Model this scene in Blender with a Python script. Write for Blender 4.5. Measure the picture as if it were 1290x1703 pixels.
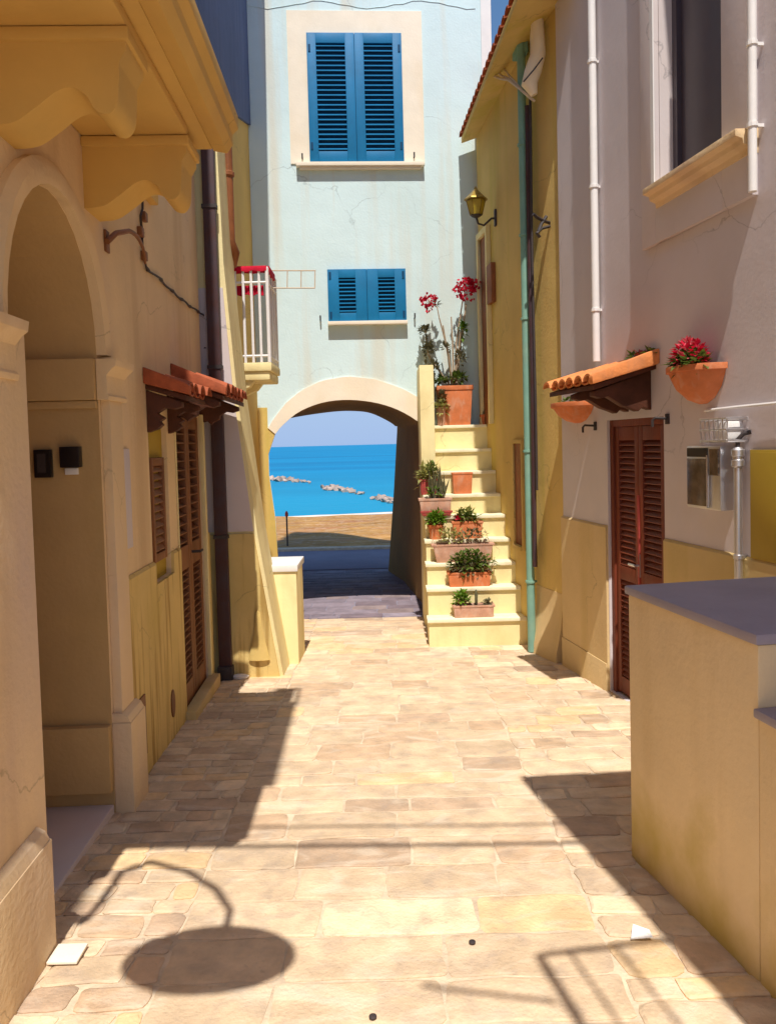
import bpy, bmesh, math, random
from mathutils import Vector, Matrix
random.seed(7)
R = math.radians
C = bpy.context.scene.collection
for o in list(bpy.data.objects): bpy.data.objects.remove(o)

# ------------------------------------------------------------------ camera
FPX, PX, PY, W, H = 1280.0, 645.0, 794.0, 1290.0, 1703.0
PITCH, ROLL, EYE = R(2.5), 0.026, 1.65
cam = bpy.data.cameras.new('camera'); camo = bpy.data.objects.new('camera', cam); C.objects.link(camo)
cam.sensor_fit = 'VERTICAL'; cam.sensor_height = 24.0; cam.lens = 24.0 * FPX / H
cam.shift_y = (PY - H / 2) / H
cam.clip_start = 0.05; cam.clip_end = 20000
camo.matrix_world = (Matrix.Translation((0, 0, EYE)) @ Matrix.Rotation(math.pi / 2 - PITCH, 4, 'X') @ Matrix.Rotation(-ROLL, 4, 'Z'))
bpy.context.scene.camera = camo

# ------------------------------------------------------------------ light
SUN_E, SUN_AZ = R(62), R(-1.5)          # elevation; the light travels along +y, turned this much towards -x
EXPO = 0.30
world = bpy.data.worlds.new('World'); bpy.context.scene.world = world; world.use_nodes = True
nt = world.node_tree; nt.nodes.clear()
wo = nt.nodes.new('ShaderNodeOutputWorld'); bg = nt.nodes.new('ShaderNodeBackground'); sky = nt.nodes.new('ShaderNodeTexSky')
sky.sky_type = 'NISHITA'; sky.sun_disc = False; sky.sun_elevation = SUN_E
sky.sun_rotation = math.pi + SUN_AZ * -1.0
sky.air_density = 1.2; sky.dust_density = 0.6; sky.ozone_density = 3.0; sky.altitude = 0
hs = nt.nodes.new('ShaderNodeHueSaturation'); hs.inputs['Saturation'].default_value = 1.15
nt.links.new(sky.outputs[0], hs.inputs['Color'])
# sea haze low in the sky, the same all the way round the horizon
tcw = nt.nodes.new('ShaderNodeTexCoord'); sx_ = nt.nodes.new('ShaderNodeSeparateXYZ'); mr = nt.nodes.new('ShaderNodeMapRange'); mxw = nt.nodes.new('ShaderNodeMix'); mxw.data_type = 'RGBA'
nt.links.new(tcw.outputs['Generated'], sx_.inputs[0]); nt.links.new(sx_.outputs['Z'], mr.inputs[0])
mr.inputs[1].default_value = 0.0; mr.inputs[2].default_value = 0.35; mr.inputs[3].default_value = 0.92; mr.inputs[4].default_value = 0.0; mr.interpolation_type = 'SMOOTHSTEP'
nt.links.new(mr.outputs[0], mxw.inputs[0]); nt.links.new(hs.outputs[0], mxw.inputs[6]); mxw.inputs[7].default_value = (2.8, 4.1, 6.6, 1)
nt.links.new(mxw.outputs[2], bg.inputs[0])
bg.inputs[1].default_value = 0.105
nt.links.new(bg.outputs[0], wo.inputs[0])
tr = Vector((math.sin(SUN_AZ) * math.cos(SUN_E), math.cos(SUN_AZ) * math.cos(SUN_E), -math.sin(SUN_E)))
sl = bpy.data.lights.new('sun', 'SUN'); sl.energy = 4.3; sl.angle = R(0.53); sl.color = (1.0, 0.94, 0.86)
so = bpy.data.objects.new('sun', sl); C.objects.link(so); so.rotation_euler = tr.to_track_quat('-Z', 'Y').to_euler(); so.location = (0, -5, 12)
sc = bpy.context.scene
sc.view_settings.view_transform = 'Standard'; sc.view_settings.look = 'None'; sc.view_settings.gamma = 1; sc.view_settings.exposure = EXPO
sc.view_settings.use_curve_mapping = False
SHX, SHY = -tr.x / -tr.z, -tr.y / -tr.z   # step towards the sun for each metre of height
try:
    sc.cycles.max_bounces = 8; sc.cycles.diffuse_bounces = 5
except Exception: pass

# ------------------------------------------------------------------ survey helpers
def ray(px, py):
    u = (px - PX) / FPX; v = -(py - PY) / FPX
    c, s = math.cos(ROLL), math.sin(ROLL)
    r = u * c + v * s; up = -u * s + v * c
    return Vector((r, math.cos(PITCH) + up * math.sin(PITCH), -math.sin(PITCH) + up * math.cos(PITCH)))
def gz(y):
    return -0.045 * max(y, -6) if y < 9.3 else -0.4185
def on_ground(px, py):
    d = ray(px, py); t = (0 - EYE) / (d.z + 0.045 * d.y); p = Vector((0, 0, EYE)) + d * t
    return p
def at(px, py, Y):
    d = ray(px, py); return Vector((0, 0, EYE)) + d * (Y / d.y)
class Frame:
    """a wall line: s along it, o out of it towards the street, z up"""
    def __init__(s, x0, y0, dx, dy, side):
        n = math.hypot(dx, dy); s.o = (x0, y0); s.d = (dx / n, dy / n)
        s.n = (s.d[1] * side, -s.d[0] * side)
    def T(s, a, o, z):
        return (s.o[0] + s.d[0] * a + s.n[0] * o, s.o[1] + s.d[1] * a + s.n[1] * o, z)
    def hit(s, px, py, out=0.0):
        d = ray(px, py); ox, oy = s.o[0] + s.n[0] * out, s.o[1] + s.n[1] * out
        t = (ox * s.n[0] + oy * s.n[1]) / (d.x * s.n[0] + d.y * s.n[1])
        p = d * t
        return ((p.x - ox) * s.d[0] + (p.y - oy) * s.d[1], p.z + EYE)
FL = Frame(-1.275, 0, -0.035, 1, 1)
FR = Frame(2.621, 0, -0.175, 1, -1)
FY = Frame(2.12, 0, -0.11, 1, -1)
FF = Frame(0, 9.12, 1, 0.06, 1)           # facade: s to the right, o towards the camera
WORLD = lambda x, y, z: (x, y, z)
def cast(p, h):
    """the point h above the ground whose shadow falls on p"""
    return Vector((p.x + SHX * (h - p.z), p.y + SHY * (h - p.z), h))

# ------------------------------------------------------------------ mesh builder
class MB:
    def __init__(s, tf=WORLD): s.v = []; s.f = []; s.tf = tf; s.col = []
    def P(s, p): s.v.append(tuple(s.tf(*p))); return len(s.v) - 1
    def poly(s, pts): s.f.append([s.P(p) for p in pts]); return s
    def box(s, a0, a1, b0, b1, c0, c1):
        i = [s.P(p) for p in ((a0, b0, c0), (a1, b0, c0), (a1, b1, c0), (a0, b1, c0), (a0, b0, c1), (a1, b0, c1), (a1, b1, c1), (a0, b1, c1))]
        for q in ((0, 3, 2, 1), (4, 5, 6, 7), (0, 1, 5, 4), (1, 2, 6, 5), (2, 3, 7, 6), (3, 0, 4, 7)): s.f.append([i[k] for k in q])
        return s
    def hexa(s, lo, hi):
        """two quads joined"""
        n = len(lo); a = [s.P(p) for p in lo]; b = [s.P(p) for p in hi]
        s.f.append(a[::-1]); s.f.append(b)
        for k in range(n): s.f.append([a[k], a[(k + 1) % n], b[(k + 1) % n], b[k]])
        return s
    def prism(s, prof, f0, f1):
        """prof: 2D points; f0/f1 map (u,v)->3D"""
        return s.hexa([f0(*p) for p in prof], [f1(*p) for p in prof])
    def loft(s, rings, closed=True, caps=True):
        idx = [[s.P(p) for p in r] for r in rings]; n = len(idx[0])
        for r0, r1 in zip(idx, idx[1:]):
            for k in range(n if closed else n - 1):
                s.f.append([r0[k], r0[(k + 1) % n], r1[(k + 1) % n], r1[k]])
        if caps and closed: s.f.append(idx[0][::-1]); s.f.append(idx[-1])
        return s
    def tube(s, pts, r, n=8, caps=True):
        pts = [Vector(p) for p in pts]; rr = r if isinstance(r, (list, tuple)) else [r] * len(pts)
        rings = []; ref = None
        for i, p in enumerate(pts):
            t = (pts[min(i + 1, len(pts) - 1)] - pts[max(i - 1, 0)]).normalized()
            if ref is None: ref = Vector((0, 0, 1)) if abs(t.z) < 0.9 else Vector((1, 0, 0))
            u = t.cross(ref).normalized(); w = u.cross(t).normalized(); ref = w
            rings.append([tuple(p + (u * math.cos(2 * math.pi * k / n) + w * math.sin(2 * math.pi * k / n)) * rr[i]) for k in range(n)])
        return s.loft(rings, True, caps)
    def lathe(s, cx, cy, prof, n=16, sx=1, sy=1):
        rings = [[(cx + r * sx * math.cos(2 * math.pi * k / n), cy + r * sy * math.sin(2 * math.pi * k / n), z) for k in range(n)] for r, z in prof]
        return s.loft(rings)
    def build(s, name, mat, parent=None, bevel=0, smooth=False, seg=2):
        me = bpy.data.meshes.new(name); me.from_pydata(s.v, [], s.f)
        bm = bmesh.new(); bm.from_mesh(me)
        if bevel:
            bmesh.ops.remove_doubles(bm, verts=bm.verts, dist=1e-6)
        bmesh.ops.recalc_face_normals(bm, faces=bm.faces)
        if bevel:
            bmesh.ops.bevel(bm, geom=[e for e in bm.edges if len(e.link_faces) == 2 and e.calc_face_angle() > 0.5], offset=bevel, segments=seg, affect='EDGES', profile=0.6)
        bm.to_mesh(me); bm.free()
        if smooth or bevel:
            for p in me.polygons: p.use_smooth = True
            try: me.set_sharp_from_angle(angle=R(40))
            except Exception: pass
        me.materials.append(mat)
        o = bpy.data.objects.new(name, me); C.objects.link(o)
        if parent:
            o.parent = parent
            o.matrix_parent_inverse = parent.matrix_world.inverted()
        return o
def tag(o, label=None, cat=None, group=None, kind=None):
    if label: o['label'] = label
    if cat: o['category'] = cat
    if group: o['group'] = group
    if kind: o['kind'] = kind
    return o
def thing(name, loc, label, cat, group=None):
    o = bpy.data.objects.new(name, None); C.objects.link(o); o.empty_display_size = 0.1
    o.location = loc; o.matrix_world = Matrix.Translation(loc)
    return tag(o, label, cat, group)

# ------------------------------------------------------------------ materials
def rgb(c): return (c[0], c[1], c[2], 1)
def mat(name, col, rough=0.85, var=0.12, scale=6.0, bump=0.15, bscale=60, metal=0.0, spec=0.3, stretch=(1, 1, 1), col2=None, streak=None, stain=None, transl=0, attr=None, coat=0, speck=False, damp=None, crack=0):
    m = bpy.data.materials.new(name); m.use_nodes = True; n = m.node_tree.nodes; l = m.node_tree.links
    b = n['Principled BSDF']; b.inputs['Roughness'].default_value = rough; b.inputs['Metallic'].default_value = metal
    b.inputs['Specular IOR Level'].default_value = spec
    if coat: b.inputs['Coat Weight'].default_value = coat
    g = n.new('ShaderNodeNewGeometry')
    mp = n.new('ShaderNodeMapping'); mp.inputs['Scale'].default_value = stretch; l.new(g.outputs['Position'], mp.inputs['Vector'])
    t = n.new('ShaderNodeTexNoise'); t.inputs['Scale'].default_value = scale; t.inputs['Detail'].default_value = 7; t.inputs['Roughness'].default_value = 0.6
    l.new(mp.outputs[0], t.inputs['Vector'])
    r = n.new('ShaderNodeValToRGB'); r.color_ramp.elements[0].position = 0.32; r.color_ramp.elements[1].position = 0.68
    c0 = [x * (1 - var) for x in col]; c1 = list(col2) if col2 else [min(1, x * (1 + var * 0.7)) for x in col]
    r.color_ramp.elements[0].color = rgb(c0); r.color_ramp.elements[1].color = rgb(c1)
    l.new(t.outputs[0], r.inputs[0]); out = r.outputs[0]
    def mix(fac, a, colour, blend='MIX'):
        x = n.new('ShaderNodeMix'); x.data_type = 'RGBA'; x.blend_type = blend
        if isinstance(fac, float): x.inputs[0].default_value = fac
        else: l.new(fac, x.inputs[0])
        l.new(a, x.inputs[6])
        if isinstance(colour, (tuple, list)): x.inputs[7].default_value = rgb(colour)
        else: l.new(colour, x.inputs[7])
        return x.outputs[2]
    if attr:
        a = n.new('ShaderNodeAttribute'); a.attribute_name = attr
        out = mix(1.0, out, a.outputs['Color'], 'MULTIPLY')
    def blotch(vecscale, sc_, lo, hi, colour, amount, dist=0.0):
        nonlocal out
        mp2 = n.new('ShaderNodeMapping'); mp2.inputs['Scale'].default_value = vecscale; l.new(g.outputs['Position'], mp2.inputs['Vector'])
        t2 = n.new('ShaderNodeTexNoise'); t2.inputs['Scale'].default_value = sc_; t2.inputs['Detail'].default_value = 6; t2.inputs['Distortion'].default_value = dist
        l.new(mp2.outputs[0], t2.inputs['Vector'])
        r2 = n.new('ShaderNodeMapRange'); r2.inputs[1].default_value = lo; r2.inputs[2].default_value = hi; r2.inputs[4].default_value = amount
        l.new(t2.outputs[0], r2.inputs[0]); out = mix(r2.outputs[0], out, colour)
    if streak: blotch((1, 1, 0.06), streak[1], 0.52, 0.66, streak[0], streak[2])
    if stain: blotch((1, 1, 0.5), stain[1], 0.5, 0.75, stain[0], stain[2], 0.4)
    if crack:
        nz = n.new('ShaderNodeTexNoise'); nz.inputs['Scale'].default_value = 2.3; nz.inputs['Detail'].default_value = 8; l.new(g.outputs['Position'], nz.inputs['Vector'])
        va = n.new('ShaderNodeVectorMath'); va.operation = 'MULTIPLY_ADD'; va.inputs[1].default_value = (.55, .55, .55); l.new(nz.outputs['Color'], va.inputs[0]); l.new(g.outputs['Position'], va.inputs[2])
        vo = n.new('ShaderNodeTexVoronoi'); vo.feature = 'DISTANCE_TO_EDGE'; vo.inputs['Scale'].default_value = 0.75; l.new(va.outputs[0], vo.inputs['Vector'])
        r5 = n.new('ShaderNodeMapRange'); r5.inputs[1].default_value = 0.0; r5.inputs[2].default_value = 0.0045; r5.inputs[3].default_value = crack; r5.inputs[4].default_value = 0.0; l.new(vo.outputs['Distance'], r5.inputs[0])
        nm = n.new('ShaderNodeTexNoise'); nm.inputs['Scale'].default_value = 1.1; l.new(g.outputs['Position'], nm.inputs['Vector'])
        r6 = n.new('ShaderNodeMapRange'); r6.inputs[1].default_value = 0.48; r6.inputs[2].default_value = 0.58; l.new(nm.outputs[0], r6.inputs[0])
        mu = n.new('ShaderNodeMath'); mu.operation = 'MULTIPLY'; l.new(r5.outputs[0], mu.inputs[0]); l.new(r6.outputs[0], mu.inputs[1])
        out = mix(mu.outputs[0], out, [x * .45 for x in col])
    if speck:
        blotch((1, 1, 1), 38, 0.62, 0.72, (0.30, 0.23, 0.17), 0.30, 0.2); blotch((1, 2.2, 1), 3.1, 0.52, 0.72, (0.80, 0.70, 0.55), 0.5, 1.2)
    if damp:
        sp = n.new('ShaderNodeSeparateXYZ'); l.new(g.outputs['Position'], sp.inputs[0])
        tn_ = n.new('ShaderNodeTexNoise'); tn_.inputs['Scale'].default_value = 3.5; tn_.inputs['Detail'].default_value = 5; l.new(g.outputs['Position'], tn_.inputs['Vector'])
        ma = n.new('ShaderNodeMath'); ma.operation = 'MULTIPLY_ADD'; ma.inputs[1].default_value = -1.1; l.new(tn_.outputs[0], ma.inputs[0]); l.new(sp.outputs['Z'], ma.inputs[2])
        mr_ = n.new('ShaderNodeMapRange'); mr_.inputs[1].default_value = -0.72; mr_.inputs[2].default_value = -0.28; mr_.inputs[3].default_value = 0.8; mr_.inputs[4].default_value = 0.0
        l.new(ma.outputs[0], mr_.inputs[0]); out = mix(mr_.outputs[0], out, damp)
    l.new(out, b.inputs['Base Color'])
    if bump:
        t3 = n.new('ShaderNodeTexNoise'); t3.inputs['Scale'].default_value = bscale; t3.inputs['Detail'].default_value = 6
        l.new(mp.outputs[0], t3.inputs['Vector'])
        t4 = n.new('ShaderNodeTexNoise'); t4.inputs['Scale'].default_value = bscale / 12; t4.inputs['Detail'].default_value = 3
        l.new(mp.outputs[0], t4.inputs['Vector'])
        ad = n.new('ShaderNodeMath'); ad.operation = 'MULTIPLY_ADD'; ad.inputs[1].default_value = 2.5
        l.new(t4.outputs[0], ad.inputs[0]); l.new(t3.outputs[0], ad.inputs[2])
        bp = n.new('ShaderNodeBump'); bp.inputs['Strength'].default_value = bump; bp.inputs['Distance'].default_value = 0.01
        l.new(ad.outputs[0], bp.inputs['Height']); l.new(bp.outputs[0], b.inputs['Normal'])
    if transl:
        b.inputs['Subsurface Weight'].default_value = 0.0
        tl = n.new('ShaderNodeBsdfTranslucent'); l.new(out, tl.inputs[0])
        ms = n.new('ShaderNodeMixShader'); ms.inputs[0].default_value = transl
        l.new(b.outputs[0], ms.inputs[1]); l.new(tl.outputs[0], ms.inputs[2])
        l.new(ms.outputs[0], n['Material Output'].inputs[0])
    return m
M = {}
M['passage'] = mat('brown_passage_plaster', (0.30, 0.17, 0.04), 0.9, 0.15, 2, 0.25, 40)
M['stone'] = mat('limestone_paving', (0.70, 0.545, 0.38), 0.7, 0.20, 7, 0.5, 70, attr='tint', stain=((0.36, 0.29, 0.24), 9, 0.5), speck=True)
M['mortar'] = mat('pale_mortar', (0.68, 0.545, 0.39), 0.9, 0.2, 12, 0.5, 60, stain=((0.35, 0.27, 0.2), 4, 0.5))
M['shadefloor'] = mat('shade_toned_passage_paving', (0.26, 0.22, 0.27), 0.75, 0.25, 5, 0.4, 50, attr='tint')  # same paving as the lane, coloured darker for the shade under the arch
M['aqua'] = mat('pale_aqua_plaster', (0.64, 0.80, 0.82), 0.9, 0.05, 1.6, 0.2, 45, streak=((0.66, 0.62, 0.50), 3.5, 0.65), stain=((0.58, 0.72, 0.70), 1.0, 0.7), crack=0.6)
M['cream'] = mat('cream_plaster', (0.88, 0.79, 0.64), 0.9, 0.06, 3, 0.15, 50, stain=((0.8, 0.66, 0.45), 3, 0.4))
M['yellow'] = mat('pale_yellow_plaster', (0.83, 0.72, 0.38), 0.9, 0.06, 2.5, 0.2, 45, stain=((0.62, 0.46, 0.2), 4, 0.55), streak=((0.66, 0.52, 0.26), 5, 0.4), crack=0.6)
M['tread'] = mat('pale_tread_marble', (0.88, 0.82, 0.58), 0.6, 0.06, 5, 0.2, 50, stain=((0.66, 0.54, 0.34), 7, 0.6))
M['ochre'] = mat('ochre_plaster', (0.66, 0.47, 0.16), 0.9, 0.10, 1.8, 0.25, 40, streak=((0.55, 0.43, 0.08), 4, 0.6), stain=((0.5, 0.32, 0.10), 1.4, 0.5), crack=0.6)
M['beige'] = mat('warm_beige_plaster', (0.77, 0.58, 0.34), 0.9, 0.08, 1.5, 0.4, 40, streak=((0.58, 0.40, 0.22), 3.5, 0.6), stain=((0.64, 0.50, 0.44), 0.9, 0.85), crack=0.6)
M['parapet'] = mat('stained_parapet_plaster', (0.82, 0.65, 0.40), 0.9, 0.08, 1.8, 0.3, 40, streak=((0.64, 0.48, 0.25), 4, 0.45), stain=((0.70, 0.57, 0.42), 0.9, 0.6), damp=(0.52, 0.40, 0.08), crack=0.6)
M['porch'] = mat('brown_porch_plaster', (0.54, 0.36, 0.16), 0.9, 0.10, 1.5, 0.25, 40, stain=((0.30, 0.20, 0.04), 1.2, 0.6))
M['sand_plaster'] = mat('golden_plaster', (0.68, 0.44, 0.13), 0.9, 0.08, 2, 0.2, 40, stain=((0.58, 0.36, 0.12), 2, 0.5), crack=0.6)
M['lilac'] = mat('lilac_grey_plaster', (0.64, 0.58, 0.59), 0.92, 0.06, 1.6, 0.10, 40, stain=((0.64, 0.52, 0.44), 1.0, 0.6), crack=0.6)
M['streaky'] = mat('streaked_yellow_dado', (0.70, 0.52, 0.20), 0.9, 0.08, 3, 0.3, 40, streak=((0.36, 0.21, 0.05), 16, 0.8), stain=((0.5, 0.38, 0.08), 2, 0.5), crack=0.6)
M['dado'] = mat('tan_dado_plaster', (0.66, 0.49, 0.25), 0.9, 0.08, 2, 0.25, 40, streak=((0.5, 0.36, 0.12), 3, 0.4), stain=((0.45, 0.36, 0.05), 1.2, 0.4), crack=0.6)
M['blue'] = mat('blue_shutter_paint', (0.0, 0.17, 0.38), 0.5, 0.12, 5, 0.05, 80, spec=0.4)
M['wood'] = mat('red_brown_wood', (0.17, 0.035, 0.014), 0.55, 0.25, 5, 0.2, 90, stretch=(1, 1, 0.15), spec=0.4)
M['lwood'] = mat('brown_wood', (0.22, 0.085, 0.03), 0.6, 0.25, 5, 0.2, 90, stretch=(1, 1, 0.15), spec=0.4)
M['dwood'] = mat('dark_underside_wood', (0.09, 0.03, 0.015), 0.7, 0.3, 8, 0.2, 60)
M['terra'] = mat('terracotta', (0.62, 0.19, 0.07), 0.8, 0.15, 9, 0.15, 80, stain=((0.62, 0.36, 0.24), 16, 0.6))
M['terra2'] = mat('weathered_terracotta', (0.55, 0.30, 0.20), 0.85, 0.2, 12, 0.2, 80, stain=((0.6, 0.5, 0.4), 14, 0.5))
M['terrad'] = mat('deep_red_plastic', (0.38, 0.06, 0.05), 0.6, 0.15, 9, 0.1, 80)
M['tile'] = mat('orange_roof_tile', (0.74, 0.26, 0.08), 0.8, 0.2, 10, 0.3, 60, stain=((0.45, 0.2, 0.1), 9, 0.5))
M['tiled'] = mat('dark_red_roof_tile', (0.40, 0.10, 0.04), 0.8, 0.25, 10, 0.3, 60)
M['soil'] = mat('soil', (0.06, 0.035, 0.02), 1, 0.4, 30, 0.8, 80)
M['leaf'] = mat('green_leaf', (0.12, 0.18, 0.03), 0.55, 0.45, 25, 0, transl=0.3)
M['leafy'] = mat('bright_green_leaf', (0.14, 0.26, 0.02), 0.55, 0.35, 25, 0, transl=0.35)
M['leafg'] = mat('grey_green_leaf', (0.16, 0.15, 0.08), 0.6, 0.4, 25, 0, transl=0.2)
M['leafp'] = mat('pale_yellow_leaf', (0.42, 0.42, 0.14), 0.6, 0.3, 25, 0, transl=0.3)
M['stem'] = mat('woody_stem', (0.40, 0.30, 0.20), 0.8, 0.3, 30, 0.2, 80)
M['red'] = mat('crimson_petal', (0.65, 0.01, 0.05), 0.6, 0.4, 40, 0, transl=0.25)
M['pinkf'] = mat('pink_petal', (0.75, 0.12, 0.16), 0.6, 0.4, 40, 0, transl=0.25)
M['cloth'] = mat('crimson_cloth', (0.50, 0.005, 0.03), 0.9, 0.2, 20, 0.2, 60)
M['white'] = mat('white_paint', (0.80, 0.78, 0.76), 0.5, 0.04, 10, 0.05, 60)
M['iron'] = mat('dark_iron', (0.04, 0.03, 0.03), 0.6, 0.2, 20, 0.1, 60, spec=0.5)
M['bpipe'] = mat('dark_brown_pipe_paint', (0.085, 0.035, 0.03), 0.5, 0.2, 8, 0.05, 60, col2=(0.06, 0.04, 0.05))
M['rust'] = mat('rust_brown_pipe_paint', (0.26, 0.09, 0.03), 0.6, 0.2, 8, 0.1, 60)
M['teal'] = mat('teal_pipe_paint', (0.20, 0.38, 0.30), 0.55, 0.12, 6, 0.1, 60, stain=((0.3, 0.34, 0.22), 6, 0.4))
M['steel'] = mat('bright_steel', (0.72, 0.72, 0.74), 0.42, 0.05, 12, 0, metal=1.0, spec=0.5)
M['black'] = mat('black_plastic', (0.012, 0.010, 0.012), 0.3, 0.2, 8, 0, spec=0.5)
M['glass'] = mat('dark_window_glass', (0.075, 0.06, 0.075), 0.35, 0.1, 3, 0, spec=0.5)
M['smoke'] = mat('smoked_meter_glass', (0.12, 0.085, 0.06), 0.2, 0.4, 14, 0, spec=0.6)
M['olive'] = mat('olive_painted_metal', (0.44, 0.30, 0.03), 0.6, 0.08, 3, 0.05, 50)
M['lampglass'] = mat('amber_lantern_glass', (0.65, 0.50, 0.05), 0.3, 0.15, 12, 0, transl=0.5, spec=0.5)
M['coping'] = mat('sky_shade_coping', (0.34, 0.31, 0.38), 0.7, 0.1, 3, 0.15, 60)  # wall top tinted purple grey for its sky-lit shade
M['canvas'] = mat('cream_canvas', (0.85, 0.74, 0.55), 0.9, 0.06, 6, 0.2, 80)
M['cable'] = mat('pale_cable_sheath', (0.62, 0.50, 0.36), 0.7, 0.1, 20, 0)
M['sand'] = mat('brown_sand', (0.40, 0.20, 0.045), 0.95, 0.4, 0.9, 1.0, 5, stain=((0.36, 0.13, 0.06), 0.5, 0.7), speck=True)
M['pale_sand'] = mat('wet_pale_shore', (0.82, 0.72, 0.60), 0.8, 0.1, 0.6, 0.3, 6)
M['road'] = mat('grey_promenade', (0.26, 0.24, 0.30), 0.9, 0.1, 2, 0.3, 40)
M['ground'] = mat('dusty_ground', (0.5, 0.4, 0.27), 0.95, 0.2, 2, 0.4, 30)
M['rock'] = mat('breakwater_rock', (0.42, 0.32, 0.26), 0.9, 0.45, 0.9, 0.8, 4)
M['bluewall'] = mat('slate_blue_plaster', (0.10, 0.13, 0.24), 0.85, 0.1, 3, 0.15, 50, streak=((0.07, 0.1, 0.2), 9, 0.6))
M['paper'] = mat('white_litter', (0.82, 0.8, 0.78), 0.8, 0.05, 20, 0.1, 60)
m = M['sea'] = mat('sea_water', (0.0, 0.17, 0.37), 0.45, 0.12, 0.02, 0, spec=0.05, stretch=(0.4, 1.6, 1), col2=(0.0, 0.24, 0.46))
n = m.node_tree.nodes; l = m.node_tree.links
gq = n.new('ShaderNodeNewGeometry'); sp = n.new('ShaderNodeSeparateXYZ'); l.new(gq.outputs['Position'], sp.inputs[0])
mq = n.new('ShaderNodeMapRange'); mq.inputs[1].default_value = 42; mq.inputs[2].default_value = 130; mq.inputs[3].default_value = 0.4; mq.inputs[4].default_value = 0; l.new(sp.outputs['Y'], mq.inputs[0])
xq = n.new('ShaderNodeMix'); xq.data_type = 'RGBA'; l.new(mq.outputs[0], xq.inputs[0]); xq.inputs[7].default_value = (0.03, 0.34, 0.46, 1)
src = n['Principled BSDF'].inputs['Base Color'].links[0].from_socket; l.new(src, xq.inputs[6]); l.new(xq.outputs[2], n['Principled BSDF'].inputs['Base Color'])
tn = n.new('ShaderNodeTexNoise'); tn.inputs['Scale'].default_value = 0.9; tn.inputs['Detail'].default_value = 6
gg = n.new('ShaderNodeNewGeometry'); l.new(gg.outputs['Position'], tn.inputs['Vector'])
bp = n.new('ShaderNodeBump'); bp.inputs['Strength'].default_value = 0.5; bp.inputs['Distance'].default_value = 0.25
l.new(tn.outputs[0], bp.inputs['Height']); l.new(bp.outputs[0], n['Principled BSDF'].inputs['Normal'])

# ------------------------------------------------------------------ ground, beach, sea
mb = MB()
ys = [-60, -6, 0, 3, 6, 9.3, 12, 14.9]
for a, b in zip(ys, ys[1:]):
    mb.poly([(-60, a, gz(a) - 0.06), (60, a, gz(a) - 0.06), (60, b, gz(b) - 0.06), (-60, b, gz(b) - 0.06)])
tag(mb.build('ground', M['ground']), 'dusty base ground under the houses and the lane', kind='structure')
SEA_Z = -2.35
def beach_z(y): return -0.46 - (y - 15) * 0.0635
mb = MB(); rnd = random.Random(3)
xs = [-60, -30, -15] + [-10 + i * 0.5 for i in range(41)] + [15, 30, 60]
yy = [14.9 + i * 0.5 for i in range(54)]
def bz(x, y):
    return beach_z(y) + 0.05 * math.sin(x * 1.3 + y * 0.7) * math.sin(y * 0.9 - x * 0.4) * min(1, (y - 14.9) / 3)
idx = [[mb.P((x, y, bz(x, y))) for x in xs] for y in yy]
for j in range(len(yy) - 1):
    for i in range(len(xs) - 1): mb.f.append([idx[j][i], idx[j][i + 1], idx[j + 1][i + 1], idx[j + 1][i]])
tag(mb.build('beach', M['sand'], smooth=True), 'brown sandy beach sloping down to the sea behind the archway', kind='structure')
mb = MB()
def shy(x): return 41.4 + x * 0.25
for a, b in [(-60 + i * 4, -56 + i * 4) for i in range(30)]:
    mb.poly([(a, shy(a), beach_z(41.4) + 0.03), (b, shy(b), beach_z(41.4) + 0.03), (b, 56, beach_z(56)), (a, 56, beach_z(56))])
tag(mb.build('shore', M['pale_sand']), 'pale wet strip of shore along the edge of the sea', kind='structure')
mb = MB()
for i in range(30):
    a, b = -600 + i * 40, -560 + i * 40
    sa, sb = (45.2 + a * 0.25 if abs(a) < 70 else 45.2 + math.copysign(17, a)), (45.2 + b * 0.25 if abs(b) < 70 else 45.2 + math.copysign(17, b))
    mb.poly([(a, sa, SEA_Z), (b, sb, SEA_Z), (b * 14, 9000, SEA_Z), (a * 14, 9000, SEA_Z)])
tag(mb.build('sea', M['sea']), 'bright blue sea seen through the archway', kind='structure')
mb = MB(); mb.box(-60, 60, 12.7, 15.0, -0.5, -0.405)
tag(mb.build('promenade', M['road'], bevel=0.01), 'grey promenade strip between the archway and the sand', kind='structure')
mb = MB(); mb.box(-60, 60, 15.0, 15.25, -0.55, -0.36)
tag(mb.build('kerb', M['mortar'], bevel=0.01), 'low kerb between promenade and sand', kind='structure')

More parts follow.
